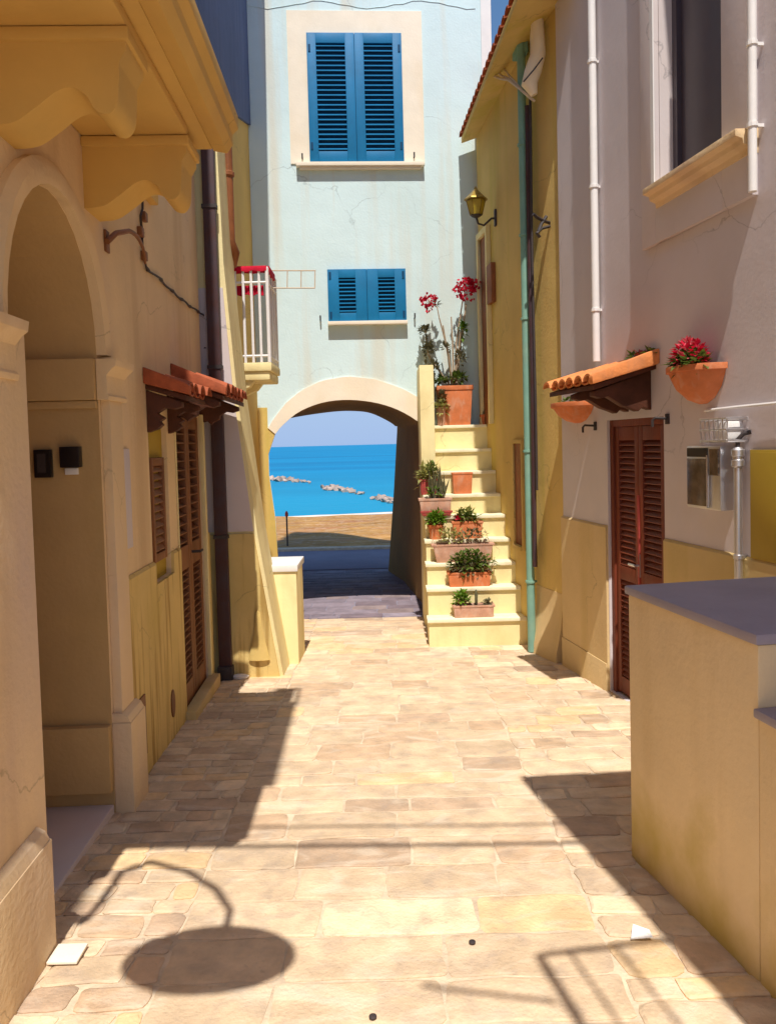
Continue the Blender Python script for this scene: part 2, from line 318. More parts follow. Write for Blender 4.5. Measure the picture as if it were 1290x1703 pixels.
def rock(mb, cx, cy, cz, r):
    pts = []
    for k in range(10):
        v = Vector((rnd.gauss(0, 1), rnd.gauss(0, 1), rnd.gauss(0, 1))).normalized()
        pts.append((cx + v.x * r * rnd.uniform(.8, 1.3), cy + v.y * r, cz + v.z * r * .8))
    bm = bmesh.new(); [bm.verts.new(p) for p in pts]; bmesh.ops.convex_hull(bm, input=bm.verts)
    bm.verts.ensure_lookup_table(); base = len(mb.v); bm.verts.index_update()
    for v in bm.verts: mb.v.append(tuple(v.co))
    for f in bm.faces: mb.f.append([base + v.index for v in f.verts])
    bm.free()
for (x0, x1, py0, py1, lab) in ((440, 518, 797, 804, 'long low breakwater of pale rocks, leftmost and farthest out in the sea'),
                               (536, 602, 812, 822, 'heap of breakwater rocks in the middle of the sea view'),
                               (626, 662, 830, 838, 'short rock breakwater beside the right arch pier, nearest the shore')):
    def seap(px, py):
        d = ray(px, py); t = (SEA_Z - EYE) / d.z; return Vector((0, 0, EYE)) + d * t
    a, b = seap(x0, py0), seap(x1, py1)
    t = thing('breakwater', ((a + b) / 2)[:], lab, 'breakwater', 'rock breakwaters in the sea')
    for k in range(26):
        f = k / 25; p = a.lerp(b, f); w = 1 - abs(f - .4) * 1.2
        mb = MB(); rock(mb, p.x + rnd.uniform(-.4, .4), p.y + rnd.uniform(-1.2, 1.2), SEA_Z + 0.1, rnd.uniform(.25, .6) * max(.45, w) * p.y / 65)
        mb.build('rock', M['rock'], t)
# a red marker post on the sand
pp = Vector((-2.32, 18.6, 0)); pp.z = beach_z(18.6)
d = ray(478, 900); pp = Vector((0, 0, EYE)) + d * (17.5 / d.y); pp.z = beach_z(17.5)
t = thing('marker_post', pp[:], 'thin dark post with a small red float standing on the sand by the left pier', 'post')
mb = MB(); mb.tube([(pp.x, pp.y, pp.z), (pp.x, pp.y, pp.z + .75)], 0.02, 6); mb.build('post', M['iron'], t)
mb = MB(); mb.lathe(pp.x, pp.y, [(.0, pp.z + .66), (.035, pp.z + .68), (.04, pp.z + .74), (.02, pp.z + .79), (.0, pp.z + .80)], 10); mb.build('float', M['terrad'], t, smooth=True)

# ------------------------------------------------------------------ street paving
street = MB()
def xl(y): return -1.30 - 0.035 * y - 0.05 if y < 6.3 else -1.6
def xr(y): return 2.621 - 0.175 * y + 0.05 if y < 6.6 else 1.5
N = 40
for j in range(N):
    a = -3 + (9.05 + 3) * j / N; b = -3 + (9.05 + 3) * (j + 1) / N
    street.poly([(xl(a) - .3, a, gz(a)), (xr(a) + .3, a, gz(a)), (xr(b) + .3, b, gz(b)), (xl(b) - .3, b, gz(b))])
st = street.build('street', M['mortar']); tag(st, 'stone paved lane running down to the archway', kind='structure')
rs = random.Random(11); stones = []
def stone(x0, x1, y0, y1, rough_):
    w, h = x1 - x0, y1 - y0; g = 0.003 + rs.random() * 0.005
    x0 += g; x1 -= g; y0 += g; y1 -= g
    ph = [rs.random() * 6.28 for _ in range(4)]; am = min(w, h) * (.045 if rough_ else .022)
    c = min(w, h) * rs.uniform(.05, .14) * (1.5 if rough_ else 1)
    out = [(x0 + c, y0), (x0 * .67 + x1 * .33, y0), (x0 * .33 + x1 * .67, y0), (x1 - c, y0), (x1 - c * .25, y0 + c * .3), (x1, y0 + c), (x1, (y0 + y1) / 2), (x1, y1 - c), (x1 - c * .3, y1 - c * .25), (x1 - c, y1), (x0 * .33 + x1 * .67, y1), (x0 * .67 + x1 * .33, y1), (x0 + c, y1), (x0 + c * .25, y1 - c * .3), (x0, y1 - c), (x0, (y0 + y1) / 2), (x0, y0 + c), (x0 + c * .3, y0 + c * .25)]
    out = [(x + am * math.sin(y * 23 + ph[0]) + rs.uniform(-.003, .003), y + am * math.sin(x * 17 + ph[1]) + rs.uniform(-.003, .003)) for x, y in out]
    NO = len(out)
    cx, cy = (x0 + x1) / 2, (y0 + y1) / 2; hgt = rs.uniform(0.003, 0.007) + (.003 if rough_ else 0)
    tx, ty = rs.uniform(-.006, .006), rs.uniform(-.008, .008)
    v = []; f = []
    for k, (x, y) in enumerate(out): v.append((x, y, gz(y) - 0.01))
    for k, (x, y) in enumerate(out): v.append((x, y, gz(y) + hgt * .5 + tx * (x - cx) + ty * (y - cy)))
    ins = 0.010
    for k, (x, y) in enumerate(out):
        dx, dy = x - cx, y - cy
        xx, yy_ = cx + dx * (1 - ins / max(abs(dx), .03) if abs(dx) > .02 else 1), cy + dy * (1 - ins / max(abs(dy), .03) if abs(dy) > .02 else 1)
        v.append((xx, yy_, gz(yy_) + hgt + tx * (xx - cx) + ty * (yy_ - cy)))
    for a in (0, NO):
        for k in range(NO): f.append([a + k, a + (k + 1) % NO, a + NO + (k + 1) % NO, a + NO + k])
    f.append(list(range(2 * NO, 3 * NO)))
    q = rs.random()
    if q < .55: t = (1.0, .97, .92)
    elif q < .72: t = (.86, .78, .72)
    elif q < .86: t = (1.1, 1.0, .80)
    elif q < .95: t = (.78, .72, .70)
    else: t = (1.15, 1.15, 1.1)
    m_ = rs.uniform(.88, 1.08); t = tuple(min(1.25, x * m_) for x in t)
    size = (w * h) / max(cy, 1.2) ** 3
    stones.append((size, v, f, t))
def band(xa, xb, y0, y1, hmin, hmax, wmin, wmax, rough_):
    y = y0
    while y < y1:
        h = rs.uniform(hmin, hmax); a, b = xa(y), xb(y); x = a - rs.random() * wmin
        while x < b - 0.03:
            w = rs.uniform(wmin, wmax)
            if b - (x + w) < wmin * .6: w = b - x
            if x + w > a + .03: stone(max(x, a), x + w, y, min(y + h, y1 + .05), rough_)
            x += w
        y += h
band(lambda y: -0.78 - .01 * y, lambda y: 0.72 - .0 * y if y < 6.8 else .36, 1.7, 9.0, .15, .28, .26, .62, False)
band(lambda y: xl(y), lambda y: -0.78 - .01 * y, 1.7, 9.0, .09, .16, .13, .28, True)
band(lambda y: 0.72, lambda y: xr(y), 1.7, 7.3, .11, .22, .16, .42, True)
stones.sort(key=lambda q: -q[0])
def put_tint(me, cols):
    ca = me.color_attributes.new('tint', 'FLOAT_COLOR', 'CORNER'); k = 0
    for p, c in zip(me.polygons, cols):
        for _ in p.loop_indices: ca.data[_].color = (c[0], c[1], c[2], 1)
for size, v, f, t in stones[:300]:
    me = bpy.data.meshes.new('paving_stone'); me.from_pydata(v, [], f); put_tint(me, [t] * len(f)); me.materials.append(M['stone'])
    for p in me.polygons: p.use_smooth = False
    o = bpy.data.objects.new('paving_stone', me); C.objects.link(o); o.parent = st
vv, ff, cc = [], [], []
for size, v, f, t in stones[300:]:
    b = len(vv); vv += v; ff += [[b + i for i in q] for q in f]; cc += [t] * len(f)
me = bpy.data.meshes.new('far_paving_stones'); me.from_pydata(vv, [], ff); put_tint(me, cc); me.materials.append(M['stone'])
o = bpy.data.objects.new('far_paving_stones', me); C.objects.link(o); o.parent = st; o['kind'] = 'stuff'

# passage floor
stones = []; rs = random.Random(5)
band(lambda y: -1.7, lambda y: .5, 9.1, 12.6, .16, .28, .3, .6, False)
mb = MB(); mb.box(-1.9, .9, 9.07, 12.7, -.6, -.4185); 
pf = mb.build('passage_floor', M['road']); tag(pf, 'stone floor inside the archway, coloured dark for its shade', kind='structure')
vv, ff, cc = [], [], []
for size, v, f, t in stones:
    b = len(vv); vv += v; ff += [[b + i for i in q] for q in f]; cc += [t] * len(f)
me = bpy.data.meshes.new('passage_paving'); me.from_pydata(vv, [], ff); put_tint(me, cc); me.materials.append(M['shadefloor'])
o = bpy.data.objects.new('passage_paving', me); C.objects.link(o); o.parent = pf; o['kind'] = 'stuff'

# ------------------------------------------------------------------ facade house with the arch
fh = thing('house', (-.2, 9.12, gz(9.1)), 'pale aqua house with blue shutters, built over the archway at the end of the lane', 'house')
arch_px = [(468, 935), (458, 860), (448, 790), (447, 755), (458, 722), (476, 702), (499, 684), (535, 670), (575, 665), (620, 669), (660, 681), (693, 700), (706, 716)]
near = [FF.hit(*p) for p in arch_px]
near[0] = (near[0][0], gz(9.1) - .1)
near.append((near[-1][0] + .02, 1.2)); near.append((near[-1][0] + .02, gz(9.1) - .1))
mid = [(-1.86, -.6), (-1.86, .3), (-1.86, .9), (-1.84, 1.6), (-1.76, 1.85), (-1.6, 2.0), (-1.3, 2.1), (-.85, 2.18), (-.5, 2.22), (-.2, 2.2), (.05, 2.12), (.24, 1.95), (.27, 1.75), (.25, .9), (.2, -.6)]
far_ = [(-2.2, -.6), (-2.2, .3), (-2.2, .9), (-2.2, 1.6), (-2.12, 1.85), (-1.9, 2.02), (-1.45, 2.12), (-.85, 2.19), (-.5, 2.19), (-.25, 2.15), (0, 2.03), (.14, 1.93), (.165, 1.85), (.09, .9), (-.05, -.6)]
def SM(pts):
    """subdivide the arched stretch of a profile (segments 4 to 12)"""
    out = []
    for i in range(len(pts) - 1):
        if not 4 <= i < 12: out.append(tuple(pts[i])); continue
        p0, p1, p2, p3 = pts[i - 1], pts[i], pts[i + 1], pts[i + 2]
        for f in (0, .25, .5, .75): out.append(tuple(.5 * (2 * p1[q] + (p2[q] - p0[q]) * f + (2 * p0[q] - 5 * p1[q] + 4 * p2[q] - p3[q]) * f * f + (3 * p1[q] - p0[q] - 3 * p2[q] + p3[q]) * f ** 3) for q in range(len(p1))))
    out.append(tuple(pts[-1])); return out
TOPL, TOPZ = 22.0, 7.4; XA, XB = -2.6, FF.hit(815, 5)[0]  # left end raised tall out of view to throw shade on the sand
mb = MB(FF.T)
mb.poly([(XA, 0, -.8), (near[0][0], 0, -.8), (near[0][0], 0, near[1][1]), (XA, 0, near[1][1])])
px_ = [near[0]] + near[1:]
for (x0, z0), (x1, z1) in zip(near[1:4], near[2:4]): mb.poly([(XA, 0, z0), (x0, 0, z0), (x1, 0, z1), (XA, 0, z1)])
mb.f.pop(0); mb.v = mb.v
mb.poly([(XA, 0, -.8), (near[0][0], 0, -.8), near[1][:1] + (0,) + near[1][1:], (XA, 0, near[1][1])])
zs = near[3][1]
tp = lambda x: TOPL + (TOPZ - TOPL) * (x - XA) / (XB - XA)
mb.poly([(XA, 0, zs), (near[3][0], 0, zs), (near[3][0], 0, tp(near[3][0])), (XA, 0, TOPL)])
top = SM(near)[3:37]
for (x0, z0), (x1, z1) in zip(top, top[1:]): mb.poly([(x0, 0, z0), (x1, 0, z1), (x1, 0, tp(x1)), (x0, 0, tp(x0))])
xe, ze = near[12]
mb.poly([(xe, 0, ze), (XB, 0, ze), (XB, 0, TOPZ), (xe, 0, tp(xe))])
mb.poly([(near[12][0], 0, ze), (near[13][0], 0, near[13][1]), (near[14][0], 0, near[14][1]), (XB, 0, -.8), (XB, 0, ze)])
mb.build('wall', M['aqua'], fh)
mb = MB()
ringN = [FF.T(x, 0, z) for x, z in near]; ringM = [(x, 11.45, z) for x, z in mid]; ringF = [(x, 12.45, z) for x, z in far_]
def res3(pts, n=48): return resample3(pts, n)
def resample3(pts, n):
    L = [0]
    for a, b in zip(pts, pts[1:]): L.append(L[-1] + math.dist(a, b))
    out = []
    for k in range(n):
        t = L[-1] * k / (n - 1); i = min(max(j for j in range(len(L)) if L[j] <= t + 1e-9), len(pts) - 2); f = (t - L[i]) / (L[i + 1] - L[i])
        p0, p1, p2, p3 = pts[max(i - 1, 0)], pts[i], pts[i + 1], pts[min(i + 2, len(pts) - 1)]
        if i in (0, len(pts) - 2): out.append(tuple(p1[q] + (p2[q] - p1[q]) * f for q in range(3)))
        else: out.append(tuple(.5 * (2 * p1[q] + (p2[q] - p0[q]) * f + (2 * p0[q] - 5 * p1[q] + 4 * p2[q] - p3[q]) * f * f + (3 * p1[q] - p0[q] - 3 * p2[q] + p3[q]) * f ** 3) for q in range(3)))
    return out
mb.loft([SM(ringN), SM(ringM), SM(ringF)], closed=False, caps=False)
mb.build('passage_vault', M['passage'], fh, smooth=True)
mb = MB(); xw = FF.T(XB, 0, 0)
mb.poly([xw[:2] + (-.8,), (XB, 12.45, -.8), (XB, 12.45, TOPZ), xw[:2] + (TOPZ,)]); mb.poly([(XA, 9, -.8), (XA, 12.45, -.8), (XA, 12.45, TOPL), (XA, 9, TOPL)])
mb.poly([(XA, 12.452, 2.25), (XB, 12.452, 2.25), (XB, 12.452, TOPZ), (XA, 12.452, TOPL)])
mb.poly([(.17, 12.452, -.8), (XB, 12.452, -.8), (XB, 12.452, 2.25), (.17, 12.452, 2.25)]); mb.poly([(XA, 12.452, -.8), (-2.2, 12.452, -.8), (-2.2, 12.452, 2.25), (XA, 12.452, 2.25)])
mb.build('side_and_back_walls', M['ochre'], fh)
mb = MB(); mb.hexa([(XA - .1, 9.0, TOPL), (XB + .02, 9.1, TOPZ), (XB + .02, 12.5, TOPZ), (XA - .1, 12.5, TOPL)], [(XA - .1, 9.0, TOPL + .12), (XB + .02, 9.1, TOPZ + .12), (XB + .02, 12.5, TOPZ + .12), (XA - .1, 12.5, TOPL + .12)])
mb.build('roof', M['tiled'], fh)
# archivolt band
outer_px = [(446, 712), (453, 700), (474, 672), (500, 650), (535, 633), (578, 626), (625, 631), (668, 646), (697, 662), (712, 676)]
inner = SM(near)[4:37]
outr = [FF.hit(*p) for p in outer_px]
def resample(pts, n):
    L = [0]
    for a, b in zip(pts, pts[1:]): L.append(L[-1] + math.dist(a, b))
    r = []
    for k in range(n):
        t = L[-1] * k / (n - 1)
        i = max(j for j in range(len(L)) if L[j] <= t + 1e-9); i = min(i, len(pts) - 2)
        f = (t - L[i]) / (L[i + 1] - L[i]); r.append((pts[i][0] + (pts[i + 1][0] - pts[i][0]) * f, pts[i][1] + (pts[i + 1][1] - pts[i][1]) * f))
    return r
ia, oa = resample(inner, 25), resample(outr, 25)
mb = MB(FF.T)
mb.loft([[(i[0], .0, i[1]), (i[0], .018, i[1]), (q[0], .018, q[1]), (q[0], .0, q[1])] for i, q in zip(ia, oa)])
mb.build('arch_moulding', M['cream'], fh)
# left lower pier of the facade is ochre
mb = MB(FF.T)
pr = [(XA, gz(9) - .1), (near[0][0] - .003, gz(9) - .1), (near[1][0] - .003, near[1][1]), (near[2][0] - .003, near[2][1]), (near[3][0] - .003, near[3][1]), (near[4][0] - .003, near[4][1]), (outr[0][0] - .003, outr[0][1]), (outr[0][0] - .003, FF.hit(440, 678)[1]), (XA, FF.hit(440, 675)[1])]
mb.prism(pr, lambda a, z: (a, 0.0, z), lambda a, z: (a, .006, z)); mb.build('pier_paint', M['ochre'], fh)

def shutter_window(par, s0, s1, z0, z1, nleaf_slats, frm, hinge=True, top_r=None):
    """closed louvred shutters: frame, two leaves, slats as sub-parts"""
    mb = MB(FF.T); mb.box(s0, s1, .004, .02, z0, z1); mb.build('shutter_back', M['dblue'], par)
    mid_ = (s0 + s1) / 2
    for a, b in ((s0, mid_ - .002), (mid_ + .002, s1)):
        st_, rl = frm
        mb = MB(FF.T)
        mb.box(a, a + st_, .02, .055, z0, z1); mb.box(b - st_, b, .02, .055, z0, z1)
        mb.box(a + st_, b - st_, .02, .0545, z0, z0 + rl); mb.box(a + st_, b - st_, .02, .0545, z1 - rl, z1)
        leaf = mb.build('shutter', M['blue'], par, bevel=.004)
        zz0, zz1 = z0 + rl, z1 - rl; h = (zz1 - zz0) / nleaf_slats
        for k in range(nleaf_slats):
            zc = zz0 + h * (k + .5)
            mb = MB(FF.T)
            mb.hexa([(a + st_ + .001, .021, zc + h * .26), (a + st_ + .001, .022, zc + h * .38), (a + st_ + .001, .052, zc - h * .06), (a + st_ + .001, .051, zc - h * .20)],
                    [(b - st_ - .001, .021, zc + h * .26), (b - st_ - .001, .022, zc + h * .38), (b - st_ - .001, .052, zc - h * .06), (b - st_ - .001, .051, zc - h * .20)])
            mb.build('slat', M['blue'], leaf)
        if hinge:
            for zh in (z0 + .12 * (z1 - z0), z1 - .12 * (z1 - z0)):
                mb = MB(FF.T); xh = a + .03 if a == s0 else b - .03
                mb.box(xh - .012, xh + .012, .055, .062, zh - .04, zh + .04); mb.build('hinge', M['dblue'], leaf)
M['brass'] = mat('tarnished_brass', (0.36, 0.24, 0.05), 0.4, 0.3, 20, 0.1, 60, metal=0.6, spec=0.5)
M['dblue'] = mat('dark_blue_recess', (0.0, 0.05, 0.13), 0.7, 0.1, 8, 0)
a0, zt = FF.hit(509, 54, .05); a1, zb = FF.hit(672, 268, .05)
sx0, sz1 = FF.hit(476, 18); sx1, sz0 = FF.hit(706, 272)
mb = MB(FF.T)
for (p, q, r_, s_) in ((sx0, a0, sz0, sz1), (a1, sx1, sz0, sz1)): mb.box(p, q, 0, .014, r_, s_)
mb.box(a0, a1, 0, .0138, zt, sz1)
wn = thing; 
mb.build('window_surround', M['cream'], fh)
w1 = MB(FF.T); w1.box(a0, a1, .001, .004, zb, zt); w1 = w1.build('window', M['dblue'], fh)
def shw(par, *a, **k): shutter_window(par, *a, **k)
shutter_window(fh, a0, a1, zb, zt, 22, (.105, .115))
mb = MB(FF.T); mb.box(sx0 + .06, sx1 - .01, 0, .085, sz0 - .045, sz0 - .002); mb.box(sx0 + .1, sx1 - .05, 0, .06, sz0 - .075, sz0 - .045)
mb.build('window_sill', M['cream'], fh, bevel=.004)
b0, yt = FF.hit(544, 448, .05); b1, yb = FF.hit(676, 533, .05)
shutter_window(fh, b0, b1, yb, yt, 9, (.13, .10))
mb = MB(FF.T); mb.box(b0 - .01, b1 + .01, 0, .09, yb - .04, yb); mb.build('window_sill', M['cream'], fh, bevel=.004)
for px, py in ((503, 265), (688, 263), (533, 533), (689, 529)):
    s_, z_ = FF.hit(px, py)
    mb = MB(FF.T); mb.tube([(s_, 0, z_), (s_, .05, z_), (s_, .05, z_ + .05)], .009, 6); mb.build('shutter_hook', M['iron'], fh)
# hairline crack near the top
pts = [FF.hit(400 + i * 15, 8 + 6 * math.sin(i * .55) + rnd.uniform(-1.5, 1.5), .002) for i in range(27)]
mb = MB(FF.T); mb.tube([(s_, .003, z_) for s_, z_ in pts], .0035, 4); mb.build('wall_cable', M['aqua'], fh)
mb = MB(FF.T); s_ = XB; mb.box(s_ - .12, s_, .0, .02, 2.5, TOPZ); mb.build('corner_strip', M['white'], fh)

# ------------------------------------------------------------------ staircase
sthg = thing('staircase', (.85, 7.4, gz(7.4)), 'steep pale yellow outdoor staircase with potted plants, right of the archway', 'staircase')
G = .18; y0s = 7.40
tz = [-.06]
for k in range(2, 10): tz.append(at(718, [0, 0, 978, 937, 898, 858, 823, 785, 748, 708][k], y0s + (k - 1) * G).z)
def ywall(y): return 2.12 - .11 * y - .0
def stepL(y): return .36 + .03 * (y - 7.4) if y < y0s + 5.5 * G else .53
zprev = gz(7.4) - .1
for k in range(9):
    ya = y0s + k * G; z = tz[k]; xa = .36 + .03 * (k * G) if k < 6 else .53
    yb_ = ya + G if k < 8 else 9.15
    mb = MB(); 
    top_ = z - .035
    mb.hexa([(xa, ya, -.9), (ywall(ya), ya, -.9), (ywall(yb_), yb_, -.9), (xa, yb_, -.9)], [(xa, ya, top_), (ywall(ya), ya, top_), (ywall(yb_), yb_, top_), (xa, yb_, top_)])
    s1 = mb.build('step', M['yellow'], sthg)
    mb = MB(); xo = xa - .015 if k < 6 else xa
    mb.hexa([(xo, ya - .025, top_), (ywall(ya) - .002, ya - .025, top_), (ywall(yb_) - .002, yb_, top_), (xo, yb_, top_)], [(xo, ya - .025, z), (ywall(ya) - .002, ya - .025, z), (ywall(yb_) - .002, yb_, z), (xo, yb_, z)])
    mb.build('tread', M['tread'], s1, bevel=.006)
yp = y0s + 6 * G
mb = MB(); ztop = at(708, 607, yp).z
mb.box(.372, .528, yp, 9.13, -.9, ztop); mb.build('parapet', M['yellow'], sthg, bevel=.008)

# ------------------------------------------------------------------ right far (ochre) house
yh = thing('house', (1.5, 7.9, gz(8)), 'ochre house with tiled eaves behind the staircase on the right', 'house')
EZ = at(765, 240, 9.1).z
mb = MB(FY.T)
sF, sN = 9.13, 7.2
mb.poly([(sN, 0, -.8), (sF, 0, -.8), (sF, 0, EZ + .5), (sN, 0, EZ + .5)]); 
mb.poly([(sF, 0, -.8), (sF, -2.5, -.8), (sF, -2.5, EZ + .5), (sF, 0, EZ + .5)])
q = FY.T(sN, 0, 0); q2 = (1.50, 6.56)
mb.tf = WORLD
mb.poly([(q2[0], q2[1], -.8), (q[0], q[1], -.8), (q[0], q[1], EZ + .5), (q2[0], q2[1], EZ + .5)])
mb.build('wall', M['ochre'], yh)
# eave: soffit slab, tile course
e0 = Vector((.95, 9.08, 0)); ed = Vector((.056, -1, 0)).normalized(); en = Vector((1, .056, 0)).normalized(); EL = 3.1
def ET(a, o, z): p = e0 + ed * a + en * o; return (p.x, p.y, EZ + z)
mb = MB(ET); mb.hexa([(0, .0, .0), (EL, .0, .0), (EL, 1.0, .35), (0, 1.0, .35)], [(0, .0, .07), (EL, .0, .07), (EL, 1.0, .42), (0, 1.0, .42)])
mb.build('eave', M['ochre'], yh, bevel=.006)
for k in range(21):
    a = .07 + k * .148
    mb = MB(ET); rings = []
    for o_, z_ in ((-.025, .068), (.45, .24), (1.1, .47)):
        rings.append([(a + .07 * math.cos(math.pi * j / 8), o_, z_ + .045 * math.sin(math.pi * j / 8)) for j in range(9)] + [(a + .057 * math.cos(math.pi * j / 8), o_, z_ + .032 * math.sin(math.pi * j / 8)) for j in range(8, -1, -1)])
    mb.loft(rings); mb.build('roof_tile', M['tiled'], yh, smooth=True)
# door recess and shutter niche
s0_, z0_ = FY.hit(850, 900); s1_, z1_ = FY.hit(868, 738)
mb = MB(FY.T); mb.box(7.45, 7.72, -.0, .012, .62, 1.62); dd = mb.build('cellar_hatch', M['rust'], yh, bevel=.004)
mb = MB(FY.T); mb.box(7.42, 7.45, 0, .03, .58, 1.66); mb.box(7.72, 7.75, 0, .03, .58, 1.66); mb.box(7.45, 7.72, 0, .0295, 1.62, 1.66); mb.box(7.45, 7.72, 0, .05, .58, .62); mb.build('hatch_frame', M['ochre'], yh, bevel=.004)
mb = MB(FY.T); mb.box(8.62, 8.98, 0, .012, tz[8] + .01, 3.95); mb.build('door', M['rust'], yh, bevel=.003)
mb = MB(FY.T); mb.box(8.56, 8.62, 0, .05, tz[8], 4.02); mb.box(8.98, 9.04, 0, .05, tz[8], 4.02); mb.box(8.62, 8.98, 0, .0495, 3.95, 4.02); mb.build('door_frame', M['yellow'], yh, bevel=.004)
mb = MB(FY.T); sa_, za_ = FY.hit(820, 505); mb.box(sa_ - .12, sa_ + .1, 0, .05, za_, za_ + .42); mb.build('meter_niche_door', M['rust'], yh, bevel=.005)
# curved plinth at its foot
mb = MB(); pb = []
for j in range(7):
    f = j / 6; out_ = .10 * (1 - f) ** 2
    pb.append((out_, -.8 if j == 0 else gz(6.9) + .62 * f + .0))
dxy = Vector((q[0] - q2[0], q[1] - q2[1], 0)).normalized(); nn = Vector((-dxy.y, dxy.x, 0))
ring = lambda base: [(base[0] + nn.x * (o_ + .004), base[1] + nn.y * (o_ + .004), z_) for o_, z_ in pb] + [(base[0] - nn.x * .05, base[1] - nn.y * .05, pb[-1][1]), (base[0] - nn.x * .05, base[1] - nn.y * .05, -.8)]
mb.loft([ring((q2[0] + dxy.x * .05, q2[1] + dxy.y * .05)), ring((q[0] - dxy.x * .08, q[1] - dxy.y * .08))]); mb.build('plinth', M['dado'], yh, smooth=True)

# ------------------------------------------------------------------ right near house
rh = thing('house', (1.9, 5, gz(5)), 'lilac grey plastered house on the right with the red brown louvred door', 'house')
SC = 6.62; KD = 1.0
dS0 = FR.hit(1104, 800)[0]; dS1 = FR.hit(1010, 800)[0]; dz1 = 1.78; dzb = gz(5.3)
wS0, _ = FR.hit(1208, 200); wS1, _ = FR.hit(1096, 200); wz0 = 3.2; wz1 = 5.1; HR = 7.4
mb = MB(FR.T)
def wallgrid(mb, s0, s1, z0, z1, holes, depths):
    """flat wall with rectangular holes and their reveals"""
    ss = sorted({s0, s1, *[h[0] for h in holes], *[h[1] for h in holes]}); zs_ = sorted({z0, z1, *[h[2] for h in holes], *[h[3] for h in holes]})
    for a, b in zip(ss, ss[1:]):
        for c, d in zip(zs_, zs_[1:]):
            if not any(h[0] - 1e-6 <= a and b <= h[1] + 1e-6 and h[2] - 1e-6 <= c and d <= h[3] + 1e-6 for h in holes):
                mb.poly([(a, 0, c), (b, 0, c), (b, 0, d), (a, 0, d)])
    for h, depth in zip(holes, depths if isinstance(depths, list) else [depths] * 9):
        a, b, c, d = h
        mb.poly([(a, 0, c), (a, -depth, c), (a, -depth, d), (a, 0, d)]); mb.poly([(b, 0, c), (b, -depth, c), (b, -depth, d), (b, 0, d)])
        mb.poly([(a, 0, d), (b, 0, d), (b, -depth, d), (a, -depth, d)]); mb.poly([(a, 0, c), (b, 0, c), (b, -depth, c), (a, -depth, c)])
wallgrid(mb, -2.5, SC, -.9, HR, [(dS0, dS1, dzb, dz1), (wS0, wS1, wz0, wz1)], .16)
mb.poly([(SC, 0, -.9), (SC, -3, -.9), (SC, -3, HR), (SC, 0, HR)]); mb.poly([(-2.5, 0, -.9), (-2.5, -3, -.9), (-2.5, -3, HR), (-2.5, 0, HR)]); mb.poly([(-2.5, -3, -.9), (SC, -3, -.9), (SC, -3, HR), (-2.5, -3, HR)])
mb.build('wall', M['lilac'], rh)
mb = MB(FR.T); mb.box(-2.6, SC, -3.1, .20, HR, HR + .15); mb.build('roof', M['tiled'], rh)
# dado (thicker plaster below 1 m), two stretches
for a, b in ((dS1 + .01, SC + .012), (-2.5, dS0 - .01)):
    mb = MB(FR.T); mb.prism([(0, -.9), (.018, -.9), (.018, .985), (.006, 1.0), (0, 1.0)], lambda o_, z_: (a, o_, z_), lambda o_, z_: (b, o_, z_)); mb.build('dado', M['dado'], rh)
    mb = MB(FR.T); mb.box(a + .002, b + .004 if a > 0 else b - .002, .018, .026, -.9, -.04); mb.build('skirting', M['dado'], rh, bevel=.003)
# door
mb = MB(FR.T); mb.box(dS0, dS0 + .05, -.10, -.02, dzb, dz1); mb.box(dS1 - .05, dS1, -.10, -.02, dzb, dz1); mb.box(dS0 + .05, dS1 - .05, -.10, -.0205, dz1 - .05, dz1)
mb.build('door_frame', M['wood'], rh, bevel=.004)
dm = (dS0 + dS1) / 2
mb = MB(FR.T); mb.box(dS0, dS1, -.115, -.10, dzb, dz1); mb.build('door_back', M['dwood'], rh)
for a, b in ((dS0 + .052, dm - .002), (dm + .002, dS1 - .052)):
    mb = MB(FR.T); w_ = .055
    mb.box(a, a + w_, -.075, -.035, dzb + .02, dz1 - .052); mb.box(b - w_, b, -.075, -.035, dzb + .02, dz1 - .052)
    for c, d in ((dzb + .02, dzb + .14), (.62, .72), (dz1 - .15, dz1 - .052)): mb.box(a + w_, b - w_, -.075, -.0355, c, d)
    lf = mb.build('door_leaf', M['wood'], rh, bevel=.004)
    for zz0, zz1 in ((dzb + .14, .62), (.72, dz1 - .15)):
        nS = int((zz1 - zz0) / .042); h = (zz1 - zz0) / nS
        for k in range(nS):
            zc = zz0 + h * (k + .5)
            mb = MB(FR.T)
            mb.hexa([(a + w_ + .001, -.072, zc + h * .35), (a + w_ + .001, -.066, zc + h * .5), (a + w_ + .001, -.038, zc - h * .25), (a + w_ + .001, -.044, zc - h * .4)],
                    [(b - w_ - .001, -.072, zc + h * .35), (b - w_ - .001, -.066, zc + h * .5), (b - w_ - .001, -.038, zc - h * .25), (b - w_ - .001, -.044, zc - h * .4)])
            mb.build('slat', M['wood'], lf)
mb = MB(FR.T); mb.tube([(dm, -.035, .76), (dm, .0, .76), (dm + .09, .0, .76)], .009, 6); mb.box(dm - .015, dm + .015, -.035, -.028, .68, .84); mb.build('door_handle', M['steel'], rh)
mb = MB(FR.T); mb.box(dm - .010, dm + .010, -.035, -.026, -.1, 1.25); mb.build('cover_strip', M['terrad'], rh)
